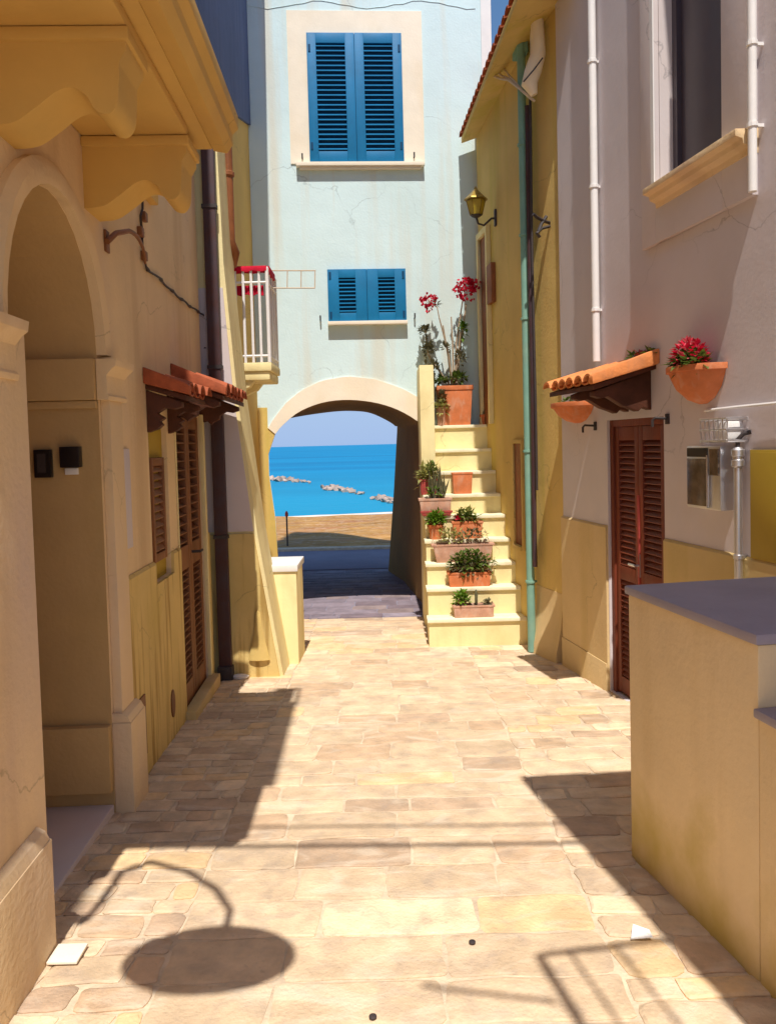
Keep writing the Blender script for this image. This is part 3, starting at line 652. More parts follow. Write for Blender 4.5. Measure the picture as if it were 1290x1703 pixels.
# window
mb = MB(FR.T); mb.box(wS0, wS1, -.15, -.12, wz0, wz1); wd = mb.build('window', M['glass'], rh)
mb = MB(FR.T); mb.box(wS0, wS0 + .05, -.12, -.09, wz0, wz1); mb.box(wS1 - .05, wS1, -.12, -.09, wz0, wz1); mb.box(wS0 + .05, wS1 - .05, -.12, -.0905, wz0, wz0 + .05); mb.build('frame', M['glass'], wd)
pS0 = FR.hit(1260, 325)[0]; pS1 = FR.hit(1075, 415)[0]; pz = 2.87
mb = MB(FR.T); mb.box(pS0, wS0 - .002, 0, .035, pz, wz1); mb.box(wS1 + .002, pS1, 0, .035, pz, wz1); mb.box(wS0 - .002, wS1 + .002, 0, .0345, pz, wz0 - .002)
mb.build('window_surround', M['lilac'], rh, bevel=.003)
mb = MB(FR.T); mb.box(wS1, wS1 + .035, .0352, .043, wz0 - .02, wz1); mb.build('sunlit_jamb_strip', M['white'], rh)  # white strip painted in for the sun on the far window jamb
k0 = FR.hit(1222, 255, .13)[0]; k1 = FR.hit(1068, 345, .13)[0]
mb = MB(FR.T)
mb.prism([(0, wz0 - .12), (.04, wz0 - .12), (.045, wz0 - .09), (.085, wz0 - .075), (.09, wz0 - .05), (.13, wz0 - .04), (.13, wz0 - .005), (0, wz0 + .005)], lambda o_, z_: (k0, o_, z_), lambda o_, z_: (k1, o_, z_))
mb.build('window_sill', M['beige'], rh, bevel=.002)

# low wall in front of the right house
LW = Frame(1.00 + .17 * 3.22, 0, -.17, 1, -1)
lw = thing('low_wall', LW.T(2.8, 0, gz(2.8)), 'beige plastered parapet wall with a top coloured grey for sky-lit shade in the right foreground', 'wall')
z1w = 1.02; sB = LW.hit(1046, 1200)[0]; sA = LW.hit(1259, 1068)[0]
zl = LW.hit(1258, 1178)[1]
def skew(a, w, z): return LW.T(a, -w, z)
mb = MB(skew)
far_r = .62
mb.hexa([(sA, 0, -.4), (sB, 0, -.4), (sB - .0, far_r + .28, -.4), (sA, far_r + .3, -.4)], [(sA, 0, z1w - .03), (sB, 0, z1w - .03), (sB, far_r + .28, z1w - .03), (sA, far_r + .3, z1w - .03)])
mb.build('parapet_block', M['parapet'], lw, bevel=.012)
mb = MB(skew); mb.box(-1.2, sA, .0, .9, -.4, zl - .025); mb.build('lower_block', M['parapet'], lw, bevel=.012)
mb = MB(skew); mb.box(sA - .01, sB + .012, -.012, .9, z1w - .03, z1w + .006); mb.build('coping', M['coping'], lw, bevel=.01)
mb = MB(skew); mb.box(-1.2, sA - .002, -.02, .9, zl - .025, zl + .005); mb.build('lower_coping', M['coping'], lw, bevel=.008)

# ------------------------------------------------------------------ left near house
lh = thing('house', (-1.7, 4.5, gz(4.5)), 'beige house on the left with the arched porch and heavy scrolled brackets', 'house')
# porch arch opening
a_in0 = FL.hit(76, 1380)[0]; a_in1 = FL.hit(178, 1000)[0]
A0, A1 = FL.hit(66, 1100, .10)[0] + .004, a_in1 + .0; ac = (A0 + A1) / 2; ar = (A1 - A0) / 2; azs = 2.12
LE = 6.30; HL = 7.0; JD = .75
Ld0 = FL.hit(297, 900)[0]; Ld1 = min(FL.hit(338, 900)[0], 6.15); Ldz = 1.9; Ldb = gz(5.6) + .02
Lw0 = FL.hit(251, 840)[0]; Lw1 = FL.hit(281, 830)[0]; Lwz0, Lwz1 = .83, 1.86
mb = MB(FL.T); mb.box(0, 0, 0, 0, 0, 0); mb.v = []; mb.f = []
NA = 16
app = [(ac - ar * math.cos(math.pi * k / NA), azs + ar * 1.2 * math.sin(math.pi * k / NA)) for k in range(NA + 1)]
for (x0, z0), (x1, z1) in zip(app, app[1:]): mb.poly([(x0, 0, z0), (x1, 0, z1), (x1, 0, HL), (x0, 0, HL)])
mb.poly([(-3, 0, -.8), (A0, 0, -.8), (A0, 0, HL), (-3, 0, HL)])
prof = [(A0, -.8)] + app + [(A1, -.8)]
wallgrid(mb, A1, LE, -.8, HL, [(Ld0, Ld1, Ldb, Ldz), (Lw0, Lw1, Lwz0, Lwz1)], [.12, .035])
mb.poly([(LE, 0, -.8), (LE, -3, -.8), (LE, -3, HL), (LE, 0, HL)])
mb.build('wall', M['beige'], lh)
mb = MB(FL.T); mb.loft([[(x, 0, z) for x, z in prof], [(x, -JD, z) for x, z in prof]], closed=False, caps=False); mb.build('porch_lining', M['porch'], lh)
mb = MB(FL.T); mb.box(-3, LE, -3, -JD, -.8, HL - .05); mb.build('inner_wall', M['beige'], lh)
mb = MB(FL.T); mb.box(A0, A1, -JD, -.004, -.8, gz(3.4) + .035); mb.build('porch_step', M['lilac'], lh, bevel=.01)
mb = MB(FL.T); mb.box(A0 + .02, A1 - .02, -JD, -JD + .04, gz(3.4) + .11, azs + .3); mb.build('porch_door', M['lwood'], lh, bevel=.004)
mb = MB(FL.T); mb.box(-3.1, LE + .05, -3, .1, HL, HL + .15); mb.build('roof', M['tiled'], lh)
# arch moulding
def arc(rad, rise, n=18): return [(ac - rad * math.cos(math.pi * k / n), azs + rise * math.sin(math.pi * k / n)) for k in range(n + 1)]
i_, o_ = arc(ar + .002, ar * 1.2 + .002), arc(ar + .10, ar * 1.2 + .11)
mb = MB(FL.T); mb.loft([[(a[0], 0, a[1]), (a[0], .045, a[1]), (b[0] * .6 + a[0] * .4, .055, b[1] * .6 + a[1] * .4), (b[0], .03, b[1]), (b[0], 0, b[1])] for a, b in zip(i_, o_)]); mb.build('arch_moulding', M['beige'], lh, smooth=True)
P2 = FL.hit(213, 1250, .06)[0]
def pilaster(s0, s1, sc1, sp1, po=0.0):
    mb = MB(FL.T); mb.box(s0 + .03, s1, 0, .045 + po, gz(3.4) - .3, azs - .02)
    p_ = mb.build('pilaster', M['beige'], lh, bevel=.006)
    mb = MB(FL.T); mb.box(s0, sp1, -.0, .095 + po, -.8, .29); mb.build('plinth', M['beige'], p_, bevel=.008)
    mb = MB(FL.T); mb.prism([(0, .29), (.09 + po, .29), (.075 + po, .32), (.05 + po, .335), (0, .335)], lambda o, zz: (s0 + .006, o, zz), lambda o, zz: (sp1 - .008, o, zz)); mb.build('plinth_moulding', M['beige'], p_, bevel=.002)
    mb = MB(FL.T); z = azs - .22
    mb.prism([(0, z), (.055 + po, z), (.06 + po, z + .02), (.05 + po, z + .03), (.05 + po, z + .12), (.075 + po, z + .15), (.095 + po, z + .165), (.1 + po, z + .2), (0, z + .2)], lambda o, zz: (s0 - .02, o, zz), lambda o, zz: (sc1, o, zz)); mb.build('capital', M['beige'], p_, bevel=.002)
pilaster(A1 + .002, A1 + .23, A1 + .28, A1 + .26); pilaster(A0 - .75, A0 - .002, FL.hit(54, 640, .155)[0], FL.hit(88, 1400, .15)[0], .055)
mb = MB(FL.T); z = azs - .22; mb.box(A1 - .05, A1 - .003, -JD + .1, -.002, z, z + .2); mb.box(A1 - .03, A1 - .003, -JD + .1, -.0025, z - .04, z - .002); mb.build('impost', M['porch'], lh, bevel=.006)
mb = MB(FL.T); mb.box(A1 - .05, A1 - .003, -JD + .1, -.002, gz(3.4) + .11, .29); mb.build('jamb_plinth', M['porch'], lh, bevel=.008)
# dado with streaks
for a, b in ((A1 + .262, Lw0 - .001), (Lw1 + .001, Ld0 - .012), (Ld1 + .062, LE + .002)):
    mb = MB(FL.T); mb.prism([(0, -.8), (.02, -.8), (.02, .955), (.008, .97), (0, .97)], lambda o, zz: (a, o, zz), lambda o, zz: (b, o, zz)); mb.build('dado', M['streaky'], lh)
mb = MB(FL.T); mb.box(Lw0 - .001, Lw1 + .001, 0, .0198, -.8, Lwz0); mb.build('dado', M['streaky'], lh)
# eave canopy slab with fascia (casts the long shadow on the left of the lane)
cpt = at(376, 244, 4.0); cz = cpt.z
co0 = 1.62; co1 = 4.02
outc = lambda y: ((-.72 if y > 3 else -.72) - (-1.275 - .035 * y))
mb = MB(FL.T)
oE = .66
mb.box(co0, co1, 0, oE - .1, cz, cz + .14); slab = mb.build('canopy_slab', M['sand_plaster'], lh, bevel=.01)
mb = MB(FL.T); mb.prism([(oE - .1, cz - .0), (oE - .03, cz - .012), (oE + .0, cz + .03), (oE + .0, cz + .08), (oE + .03, cz + .11), (oE + .03, cz + .18), (oE - .1, cz + .18)], lambda o, zz: (co0, o, zz), lambda o, zz: (co1 + .02, o, zz)); mb.build('fascia', M['sand_plaster'], lh, bevel=.003)
mb = MB(FL.T); mb.box(co0 + .05, co1 - .3, 0, .50, cz - .05, cz - .001); mb.build('soffit_moulding', M['sand_plaster'], lh, bevel=.015)
# scrolled brackets
def bracket(s0, s1, z):
    L_ = .46
    ctl = [(L_ + .005, -.07), (L_, -.15), (L_ - .008, -.215), (L_ - .04, -.25), (L_ - .085, -.235), (L_ - .115, -.185), (L_ - .16, -.158), (L_ - .215, -.17), (L_ - .29, -.225), (L_ - .37, -.275), (0, -.285)]
    cur = []
    for q in range(len(ctl) - 1):
        p0, p1, p2, p3 = ctl[max(q - 1, 0)], ctl[q], ctl[q + 1], ctl[min(q + 2, len(ctl) - 1)]
        for u in (0, .25, .5, .75):
            cur.append(tuple(.5 * (2 * p1[i] + (p2[i] - p0[i]) * u + (2 * p0[i] - 5 * p1[i] + 4 * p2[i] - p3[i]) * u * u + (3 * p1[i] - p0[i] - 3 * p2[i] + p3[i]) * u ** 3) for i in (0, 1)))
    cur.append(ctl[-1])
    pr = [(0, z), (L_ + .03, z), (L_ + .03, z - .03)] + [(max(o, 0), z + q) for o, q in cur]
    mb = MB(FL.T); mb.prism(pr, lambda o, zz: (s0, o, zz), lambda o, zz: (s1, o, zz))
    b_ = mb.build('bracket', M['sand_plaster'], lh, smooth=True)
    mb = MB(FL.T); mb.box(s0 - .02, s1 + .02, 0, L_ + .045, z + .0, z + .045); mb.build('bracket_cap', M['sand_plaster'], b_, bevel=.008)
zbk = cz - .098
bs = FL.hit(135, 215)[0] 
bracket(bs, bs + .22, zbk); bracket(bs - .95, bs - .73, zbk)
mb = MB(FL.T); mb.box(co1 - .02, co1 + .9, .0, .05, cz + .0, cz + .1); mb.build('string_course', M['sand_plaster'], lh, bevel=.006)
# door of the left house
mb = MB(FL.T); mb.box(Ld0, Ld1, -.11, -.09, Ldb, Ldz); mb.build('door_back', M['dwood'], lh)
dm = (Ld0 + Ld1) / 2
for a, b in ((Ld0 + .01, dm - .002), (dm + .002, Ld1 - .01)):
    mb = MB(FL.T); w_ = .07
    mb.box(a, a + w_, -.07, -.01, Ldb, Ldz); mb.box(b - w_, b, -.07, -.01, Ldb, Ldz)
    for c, d in ((Ldb, Ldb + .2), (.78, .95), (Ldz - .1, Ldz)): mb.box(a + w_, b - w_, -.07, -.0105, c, d)
    lf = mb.build('door_leaf', M['lwood'], lh, bevel=.005)
    for zz0, zz1, st_ in ((Ldb + .2, .78, .05), (.95, Ldz - .1, .065)):
        nS = int((zz1 - zz0) / st_); h = (zz1 - zz0) / nS
        for k in range(nS):
            zc = zz0 + h * (k + .5); mb = MB(FL.T)
            mb.hexa([(a + w_ + .001, -.066, zc + h * .12), (a + w_ + .001, -.066, zc + h * .26), (a + w_ + .001, -.015, zc - h * .06), (a + w_ + .001, -.015, zc - h * .2)],
                    [(b - w_ - .001, -.066, zc + h * .12), (b - w_ - .001, -.066, zc + h * .26), (b - w_ - .001, -.015, zc - h * .06), (b - w_ - .001, -.015, zc - h * .2)])
            mb.build('slat', M['lwood'], lf)
mb = MB(FL.T); mb.tube([(dm + .04, -.01, .88), (dm + .04, .05, .88), (dm + .12, .05, .88)], .011, 6); mb.lathe(0, 0, [(.0001, 0), (.0001, .001)], 3); mb.build('door_handle', M['iron'], lh)
mb = MB(FL.T); mb.box(Ld1, Ld1 + .06, 0, .03, Ldb, Ldz + .02); mb.box(Ld0 - .012, Ld0, 0, .012, Ldb, Ldz + .02); mb.build('door_trim', M['yellow'], lh, bevel=.004)
mb = MB(FL.T); mb.box(Ld0 - .05, Ld1 + .05, .0, .09, gz(5.4) - .2, gz(5.2) + .06); mb.build('door_step', M['dado'], lh, bevel=.01)
# window of the left house
mb = MB(FL.T); mb.box(Lw0, Lw1, -.05, -.034, Lwz0, Lwz1); lwn = mb.build('window', M['olive'], lh)
mb = MB(FL.T); a, b = Lw0 + .07, Lw1 - .07; w_ = .04; sz0_, sz1_ = Lwz0 + .12, Lwz1 - .26
mb.box(a, a + w_, -.034, -.004, sz0_, sz1_); mb.box(b - w_, b, -.034, -.004, sz0_, sz1_); mb.box(a + w_, b - w_, -.034, -.0045, sz0_, sz0_ + .05); mb.box(a + w_, b - w_, -.034, -.0045, sz1_ - .05, sz1_); mb.build('shutter', M['lwood'], lwn, bevel=.003)
for k in range(11):
    zc = sz0_ + .05 + (sz1_ - sz0_ - .1) * (k + .5) / 11
    mb = MB(FL.T); mb.hexa([(a + w_, -.033, zc + .018), (a + w_, -.029, zc + .024), (a + w_, -.008, zc - .008), (a + w_, -.012, zc - .015)], [(b - w_, -.033, zc + .018), (b - w_, -.029, zc + .024), (b - w_, -.008, zc - .008), (b - w_, -.012, zc - .015)]); mb.build('slat', M['lwood'], lwn)
# small things on the wall
s0_, z0_ = FL.hit(180, 925); s1_, z1_ = FL.hit(205, 742)
mb = MB(FL.T); mb.box(FL.hit(183, 800, .0)[0] + .12, FL.hit(203, 800)[0] + .12, 0, .012, 1.12, 1.66); mb.build('meter_cover', M['lilac'], lh, bevel=.003)
mb = MB(FL.T); mb.box(FL.hit(219, 1260)[0], FL.hit(237, 1240)[0], .02, .03, -.06, .28); mb.build('cellar_vent', M['lwood'], lh, bevel=.003)
s_, z_ = FL.hit(282, 1170)
mb = MB(FL.T); mb.prism([(s_ + .045 * math.cos(2 * math.pi * k / 14), z_ + .09 * math.sin(2 * math.pi * k / 14)) for k in range(14)], lambda a_, zz: (a_, .02, zz), lambda a_, zz: (a_, .028, zz)); mb.build('oval_vent', M['lwood'], lh)

# ------------------------------------------------------------------ buttress, second left house
BY = 6.42
bt = thing('buttress', (-1.2, BY, gz(BY)), 'sloping plastered buttress with streaked yellow lower half on the left', 'buttress')
b_bl = at(372, 1112, BY); b_br = at(473, 1132, BY); b_ml = at(370, 889, BY); b_mr = at(428, 887, BY); b_tl = at(352, 470, BY); b_tr = at(372, 440, BY); b_2 = at(395, 660, BY)
zb_ = gz(BY) - .2; DY = .45
def bslab(name, pts, y0_, m_, par=bt, dep=DY): 
    mb = MB(); mb.hexa([(p[0], y0_, p[1]) for p in pts], [(p[0] + p[2] if len(p) > 2 else p[0], y0_ + dep, p[1]) for p in pts]); return mb.build(name, m_, par)
XLb = -1.75
body = [(XLb, zb_), (b_br.x, zb_), (b_br.x, b_br.z), (b_mr.x, b_mr.z), (b_2.x, b_2.z), (b_tr.x, b_tr.z), (b_tr.x - .03, 4.49), (XLb, 4.49)]
bslab('body', body, BY, M['yellow'])
mb = MB(); fr = lambda p: (p[0] - .03, BY - .012, p[1])
up = [(XLb, b_mr.z + .02), (b_mr.x, b_mr.z + .02), (b_2.x, b_2.z), (b_2.x - .06, b_2.z + .9), (XLb, b_2.z + .9)]
mb.hexa([fr(p) for p in up], [(p[0] - .03, BY + .001, p[1]) for p in up]); mb.build('upper_face', M['lilac'], bt)
lo = [(XLb, zb_), (b_br.x, zb_), (b_br.x, b_br.z), (b_mr.x, b_mr.z), (XLb, b_mr.z)]
mb = MB(); mb.hexa([(p[0] - .03, BY - .022, p[1]) for p in lo], [(p[0] - .03, BY + .002, p[1]) for p in lo]); mb.build('dado', M['streaky'], bt)
# yellow bell shaped foot and cap on it
p_ = at(430, 1075, BY - .05)
mb = MB(); mb.lathe(p_.x, BY - .035, [(.0, p_.z + .30), (.02, p_.z + .28), (.035, p_.z + .12), (.07, p_.z - .02), (.09, p_.z - .12), (.0, p_.z - .13)], 12, 1, .25); mb.build('foot_ornament', M['ochre'], bt, smooth=True)

h2 = thing('house', (-1.75, 7.8, gz(8)), 'narrow ochre house on the left between the buttress and the archway', 'house')
mb = MB(); XW2 = -1.50; ZC = 4.72
mb.poly([(XW2, BY + .3, -.8), (XW2 + .0, 9.05, -.8), (XW2, 9.05, 5.6), (XW2, BY + .3, ZC)]); mb.poly([(XW2, BY + .3, -.8), (-3.5, BY + .3, -.8), (-3.5, BY + .3, ZC), (XW2, BY + .3, ZC)])
mb.build('wall', M['sand_plaster'], h2)
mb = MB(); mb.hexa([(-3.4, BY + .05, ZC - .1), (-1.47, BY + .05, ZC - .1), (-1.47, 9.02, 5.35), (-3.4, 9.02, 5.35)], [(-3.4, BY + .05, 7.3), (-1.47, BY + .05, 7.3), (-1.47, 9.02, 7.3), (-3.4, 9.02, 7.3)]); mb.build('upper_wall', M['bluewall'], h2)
mb = MB(); mb.box(-3.5, -1.26, 6.5, 9.0, 7.3, 7.45); mb.build('roof', M['tiled'], h2)  # unseen overhang widened to shade the left edge of the facade
mb = MB(); mb.box(XW2 - .0, XW2 + .012, 7.0, 7.45, 2.55, 4.6); mb.build('balcony_door', M['rust'], h2)
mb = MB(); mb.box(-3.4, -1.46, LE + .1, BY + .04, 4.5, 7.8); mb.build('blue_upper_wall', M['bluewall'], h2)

# low white topped pillar
LPY = 6.83
pa, pb_ = at(456, 940, LPY), at(494, 940, LPY)
lp = thing('low_pillar', ((pa.x + pb_.x) / 2, LPY, gz(LPY)), 'short yellow pillar with a white top beside the buttress', 'pillar')
mb = MB(); mb.box(pa.x - .25, pb_.x - .01, LPY, LPY + .5, -.8, pa.z - .06); mb.build('shaft', M['yellow'], lp, bevel=.006)
mb = MB(); mb.box(pa.x - .27, pb_.x + .005, LPY - .015, LPY + .52, pa.z - .06, pa.z); mb.build('cap', M['white'], lp, bevel=.006)

# ------------------------------------------------------------------ tiled door canopies
def barrel(mb, T, a, w, pts, th=.014, up=1):
    """a half round tile of width w centred on a; pts = [(o, z), ...] along its length"""
    rings = []; n = 7
    for o_, z_ in pts:
        r0 = w / 2
        rings.append([(a + r0 * math.cos(math.pi * j / n), o_, z_ + up * r0 * .75 * math.sin(math.pi * j / n)) for j in range(n + 1)] +
                     [(a + (r0 - th) * math.cos(math.pi * j / n), o_, z_ + up * (r0 - th) * .7 * math.sin(math.pi * j / n)) for j in range(n, -1, -1)])
    mb.tf = T; mb.loft(rings)
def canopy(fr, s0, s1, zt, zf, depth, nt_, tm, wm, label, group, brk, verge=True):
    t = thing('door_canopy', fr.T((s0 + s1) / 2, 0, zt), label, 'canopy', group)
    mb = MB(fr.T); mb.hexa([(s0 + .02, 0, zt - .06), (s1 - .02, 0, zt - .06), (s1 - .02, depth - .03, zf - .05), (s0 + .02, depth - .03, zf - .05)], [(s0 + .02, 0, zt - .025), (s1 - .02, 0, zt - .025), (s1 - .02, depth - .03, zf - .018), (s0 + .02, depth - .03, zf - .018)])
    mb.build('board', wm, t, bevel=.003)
    w = (s1 - s0) / nt_
    for k in range(nt_):
        a = s0 + w * (k + .5)
        if k < nt_ - 1:
            mb = MB(); barrel(mb, fr.T, a + w / 2, w * .9, [(0, zt + .02), (depth - .02, zf + .022)], up=-.8); mb.build('channel_tile', tm, t, smooth=True)
        mb = MB(); j = rnd.uniform(-.012, .012)
        barrel(mb, fr.T, a, w * .98, [(0, zt), (depth * .5, (zt + zf) / 2)], up=1); mb.build('roof_tile', tm, t, smooth=True)
        mb = MB(); barrel(mb, fr.T, a + rnd.uniform(-.006, .006), w * 1.02, [(depth * .42, (zt * .55 + zf * .45) + .012), (depth + j, zf + .008)], up=1); mb.build('roof_tile', tm, t, smooth=True)
    if verge:
        mb = MB(fr.T); mb.prism([(0, zt - .03), (depth, zf - .018), (depth + .005, zf + .035), (depth - .02, zf + .055), (0, zt + .07)], lambda o, z: (s0 - .03, o, z), lambda o, z: (s0 + .03, o, z)); mb.build('verge_tile', tm, t, bevel=.012)
    for a in brk:
        d = depth - .06
        pr = [(0, zt - .065), (d, zf - .055), (d, zf - .085), (d - .05, zf - .10), (d - .10, zf - .09), (d - .15, zf - .12), (d * .5, zf - .15), (d * .35, zf - .17), (.09, zf - .19), (.06, zt - .30), (0, zt - .32)]
        mb = MB(fr.T); mb.prism(pr, lambda o, z: (a - .035, o, z), lambda o, z: (a + .035, o, z)); mb.build('bracket', wm, t, bevel=.005)
    return t
c0 = FR.hit(1093, 598)[0]; c1 = FR.hit(916, 640, .42)[0]
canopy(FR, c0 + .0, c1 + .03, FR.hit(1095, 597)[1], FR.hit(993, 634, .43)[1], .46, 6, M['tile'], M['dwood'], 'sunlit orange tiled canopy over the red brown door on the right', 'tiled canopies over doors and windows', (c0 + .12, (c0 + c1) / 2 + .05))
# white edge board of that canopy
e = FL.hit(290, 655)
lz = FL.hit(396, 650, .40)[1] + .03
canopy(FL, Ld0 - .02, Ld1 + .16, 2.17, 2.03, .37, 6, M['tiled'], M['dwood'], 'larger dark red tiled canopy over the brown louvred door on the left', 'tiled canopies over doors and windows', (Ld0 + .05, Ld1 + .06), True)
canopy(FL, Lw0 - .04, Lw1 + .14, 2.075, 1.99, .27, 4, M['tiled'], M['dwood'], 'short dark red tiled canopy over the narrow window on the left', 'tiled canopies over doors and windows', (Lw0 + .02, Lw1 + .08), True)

# ------------------------------------------------------------------ pipes and cables
def clamp(mb, fr, s, o, z, r):
    mb.tf = fr.T; mb.lathe(s, o, [(r * 1.0, z - .012), (r * 1.28, z - .010), (r * 1.28, z + .010), (r * 1.0, z + .012)], 10)
def pipe(name, fr, pts, r, m_, label, cat, group=None, clamps=(), cm=None):
    t = thing(name, fr.T(*pts[-1]), label, cat, group)
    mb = MB(fr.T); mb.tube(pts, r, 12); mb.build('pipe', m_, t, smooth=True)
    for s, o, z in clamps:
        mb = MB(); clamp(mb, fr, s, o, z, r); mb.box(s - .008, s + .008, -.0, o, z - .008, z + .008); mb.build('clamp', cm or m_, t)
    return t
s_ = FY.hit(877, 700, .06)[0]
pipe('drainpipe', FY, [(s_, .06, 5.2), (s_, .06, gz(7.1) + .02)], .038, M['teal'], 'teal painted drainpipe at the corner right of the staircase', 'drainpipe', 'drainpipes', [(s_, .06, z) for z in (.35, 1.55, 2.75, 3.5, 4.3)])
t = thing('cable_bundle', FY.T(s_ - .09, .03, 3.5), 'dark grey cable bundle running down beside the teal drainpipe', 'cable')
for q_, (dx_, r_, m_, zl_, zh_) in enumerate(((-.10, .022, 'bpipe', .5, 4.6), (-.145, .012, 'iron', 1.2, 4.9), (-.06, .010, 'white', 1.9, 3.9))):
    mb = MB(FY.T); mb.tube([(s_ + dx_ + .012 * math.sin(z * 2.1 + q_), .02 + r_, z) for z in [zl_ + (zh_ - zl_) * i / 14 for i in range(15)]], r_, 6); mb.build('cable', M[m_], t, smooth=True)
sP = FR.hit(988, 300, .04)[0]
pipe('conduit', FR, [(sP, .045, 7.0), (sP, .045, FR.hit(997, 600, .04)[1])], .028, M['white'], 'white pipe running up the lilac wall above the orange tiled canopy', 'pipe', 'white pipes on the right wall', [(sP, .045, z) for z in (2.6, 3.5, 4.4)])
sP = FR.hit(1256, 200, .04)[0]
t = pipe('conduit', FR, [(sP, .06, 5.4), (sP, .06, FR.hit(1258, 315, .06)[1])], .022, M['white'], 'white pipe with a rounded end beside the upper right window', 'pipe', 'white pipes on the right wall', [(sP, .06, z) for z in (3.2, 3.6)])
sP, zP = FR.hit(1226, 775, .05)
t = pipe('gas_riser', FR, [(sP, .05, zP), (sP, .05, -.2)], .021, M['steel'], 'steel gas pipe with a brass coloured joint beside the olive panel', 'pipe', None, [(sP, .05, 1.0)])
mb = MB(FR.T); mb.lathe(sP, .05, [(.02, zP - .01), (.034, zP), (.034, zP + .03), (.026, zP + .035), (.026, zP + .05), (.034, zP + .055), (.034, zP + .085), (.018, zP + .10)], 12); mb.build('union_joint', M['steel'], t, smooth=True)
mb = MB(FR.T); mb.tube([(sP, .05, zP + .09), (sP, .05, zP + .14), (sP - .02, .03, zP + .17), (sP - .04, .0, zP + .18)], .012, 8); mb.build('elbow', M['iron'], t, smooth=True)
a = FR.hit(1170, 683, .02); b = FR.hit(1292, 672, .02)
t = MB(FR.T); t.tube([(a[0], .0, a[1]), (a[0] - .01, .02, a[1]), ((a[0] + b[0]) / 2, .025, (a[1] + b[1]) / 2 + .004), (b[0] - .5, .02, b[1] + .01)], .009, 6)
tag(t.build('cable', M['white'], smooth=True), 'thin white cable running level along the right wall above the meter', 'cable')
PD = 6.33; xd0, xd1 = at(346, 600, PD).x, at(367, 600, PD).x
t = thing('drainpipe', ((xd0 + xd1) / 2, PD, gz(PD)), 'dark brown square downpipe between the left door and the buttress', 'drainpipe', 'drainpipes')
mb = MB(); mb.box(xd0, xd1, PD, PD + .06, gz(PD) + .05, 4.9); mb.build('pipe', M['bpipe'], t, bevel=.01)
mb = MB(); mb.box(xd0 - .01, xd1 + .012, PD - .03, PD + .065, gz(PD) - .01, gz(PD) + .12); mb.build('shoe', M['iron'], t, bevel=.01)
for z in (.9, 2.3, 3.6): mb = MB(); mb.box(xd0 - .008, xd1 + .008, PD - .008, PD + .062, z, z + .03); mb.build('clamp', M['iron'], t)
pA = at(378, 300, 6.75)
t = thing('drainpipe', (-1.42, 6.78, 3.2), 'rust coloured downpipe on the upper ochre wall above the little balcony', 'drainpipe', 'drainpipes')
mb = MB(); mb.tube([(pA.x, 6.8, 4.42), (pA.x, 6.8, 3.45), (pA.x + .03, 6.84, 3.36), (pA.x - .02, 6.95, 3.28)], .042, 10); mb.build('pipe', M['rust'], t, smooth=True)
mb = MB(); mb.lathe(pA.x, 6.8, [(.042, 4.0), (.055, 4.01), (.055, 4.04), (.042, 4.05)], 10); mb.build('clamp', M['rust'], t)
# chain of cable on the left wall
t = thing('wall_cable', FL.T(4.6, 0, 2.9), 'old twisted cable hanging down and across the beige left wall', 'cable')
pth = [FL.hit(*p) for p in ((232, 316), (233, 345), (230, 360), (236, 385), (233, 405), (235, 430), (240, 446), (262, 463), (285, 486), (312, 508), (336, 524), (342, 545), (338, 580))]
mb = MB(FL.T); mb.tube([(s, .012 + .006 * math.sin(i), z) for i, (s, z) in enumerate(resample(pth, 46))], [.007 + .006 * ((i * 7) % 5 == 0) for i in range(46)], 6); mb.build('cable', M['iron'], t)
for p in ((232, 320), (236, 360), (230, 385), (236, 425)):
    s, z = FL.hit(*p); mb = MB(FL.T); mb.box(s - .03, s + .03, 0, .03, z - .03, z + .025); mb.build('junction', M['lwood'], t, bevel=.006)
t = thing('iron_bracket', FL.T(4.15, .1, 2.8), 'scrolled iron bracket on the beige left wall beside the arch', 'bracket')
pth = [FL.hit(*p) for p in ((172, 402), (180, 388), (196, 384), (206, 392), (214, 402), (226, 416), (236, 438))]
mb = MB(FL.T); mb.tube([(s, .02 + .05 * math.sin(i / 14 * math.pi), z) for i, (s, z) in enumerate(resample(pth, 15))], [.016 - .0006 * i for i in range(15)], 7); mb.build('scroll', M['lwood'], t, smooth=True)
s, z = FL.hit(176, 400); mb = MB(FL.T); mb.box(s - .03, s + .03, 0, .012, z - .06, z + .05); mb.build('wall_plate', M['lwood'], t, bevel=.003)

# insulators, wire loops and rolled awning on the right
def world_tube(name, pts_px, r, m_, parent=None, n=8):
    mb = MB(); mb.tube([tuple(at(px, py, Y)) for px, py, Y in pts_px], r, n); return mb.build(name, m_, parent, smooth=True)
t = thing('insulator', at(822, 92, 7.6)[:], 'pair of white insulators with looped wires under the tiled eaves', 'insulator')
for px in (817, 831):
    p_ = at(px, 96, 7.6); mb = MB(); mb.lathe(p_.x, p_.y, [(.0, p_.z + .05), (.028, p_.z + .045), (.036, p_.z + .02), (.02, p_.z), (.034, p_.z - .02), (.03, p_.z - .045), (.0, p_.z - .05)], 12); mb.build('knob', M['white'], t, smooth=True)
world_tube('wire', [(812, 96, 7.6), (811, 112, 7.58), (818, 125, 7.55), (832, 131, 7.4), (845, 133, 7.2), (862, 146, 6.95), (880, 160, 6.75), (888, 168, 6.7)], .011, M['cable'], t)
world_tube('wire', [(818, 98, 7.6), (822, 117, 7.57), (834, 126, 7.45), (845, 130, 7.2), (866, 150, 6.9), (884, 166, 6.72)], .009, M['cable'], t)
world_tube('wire', [(831, 98, 7.6), (836, 112, 7.5), (850, 130, 7.15), (868, 150, 6.9)], .009, M['cable'], t)
t = thing('rolled_awning', at(890, 90, 6.7)[:], 'rolled cream canvas strip tied with cord high beside the lilac wall', 'awning')
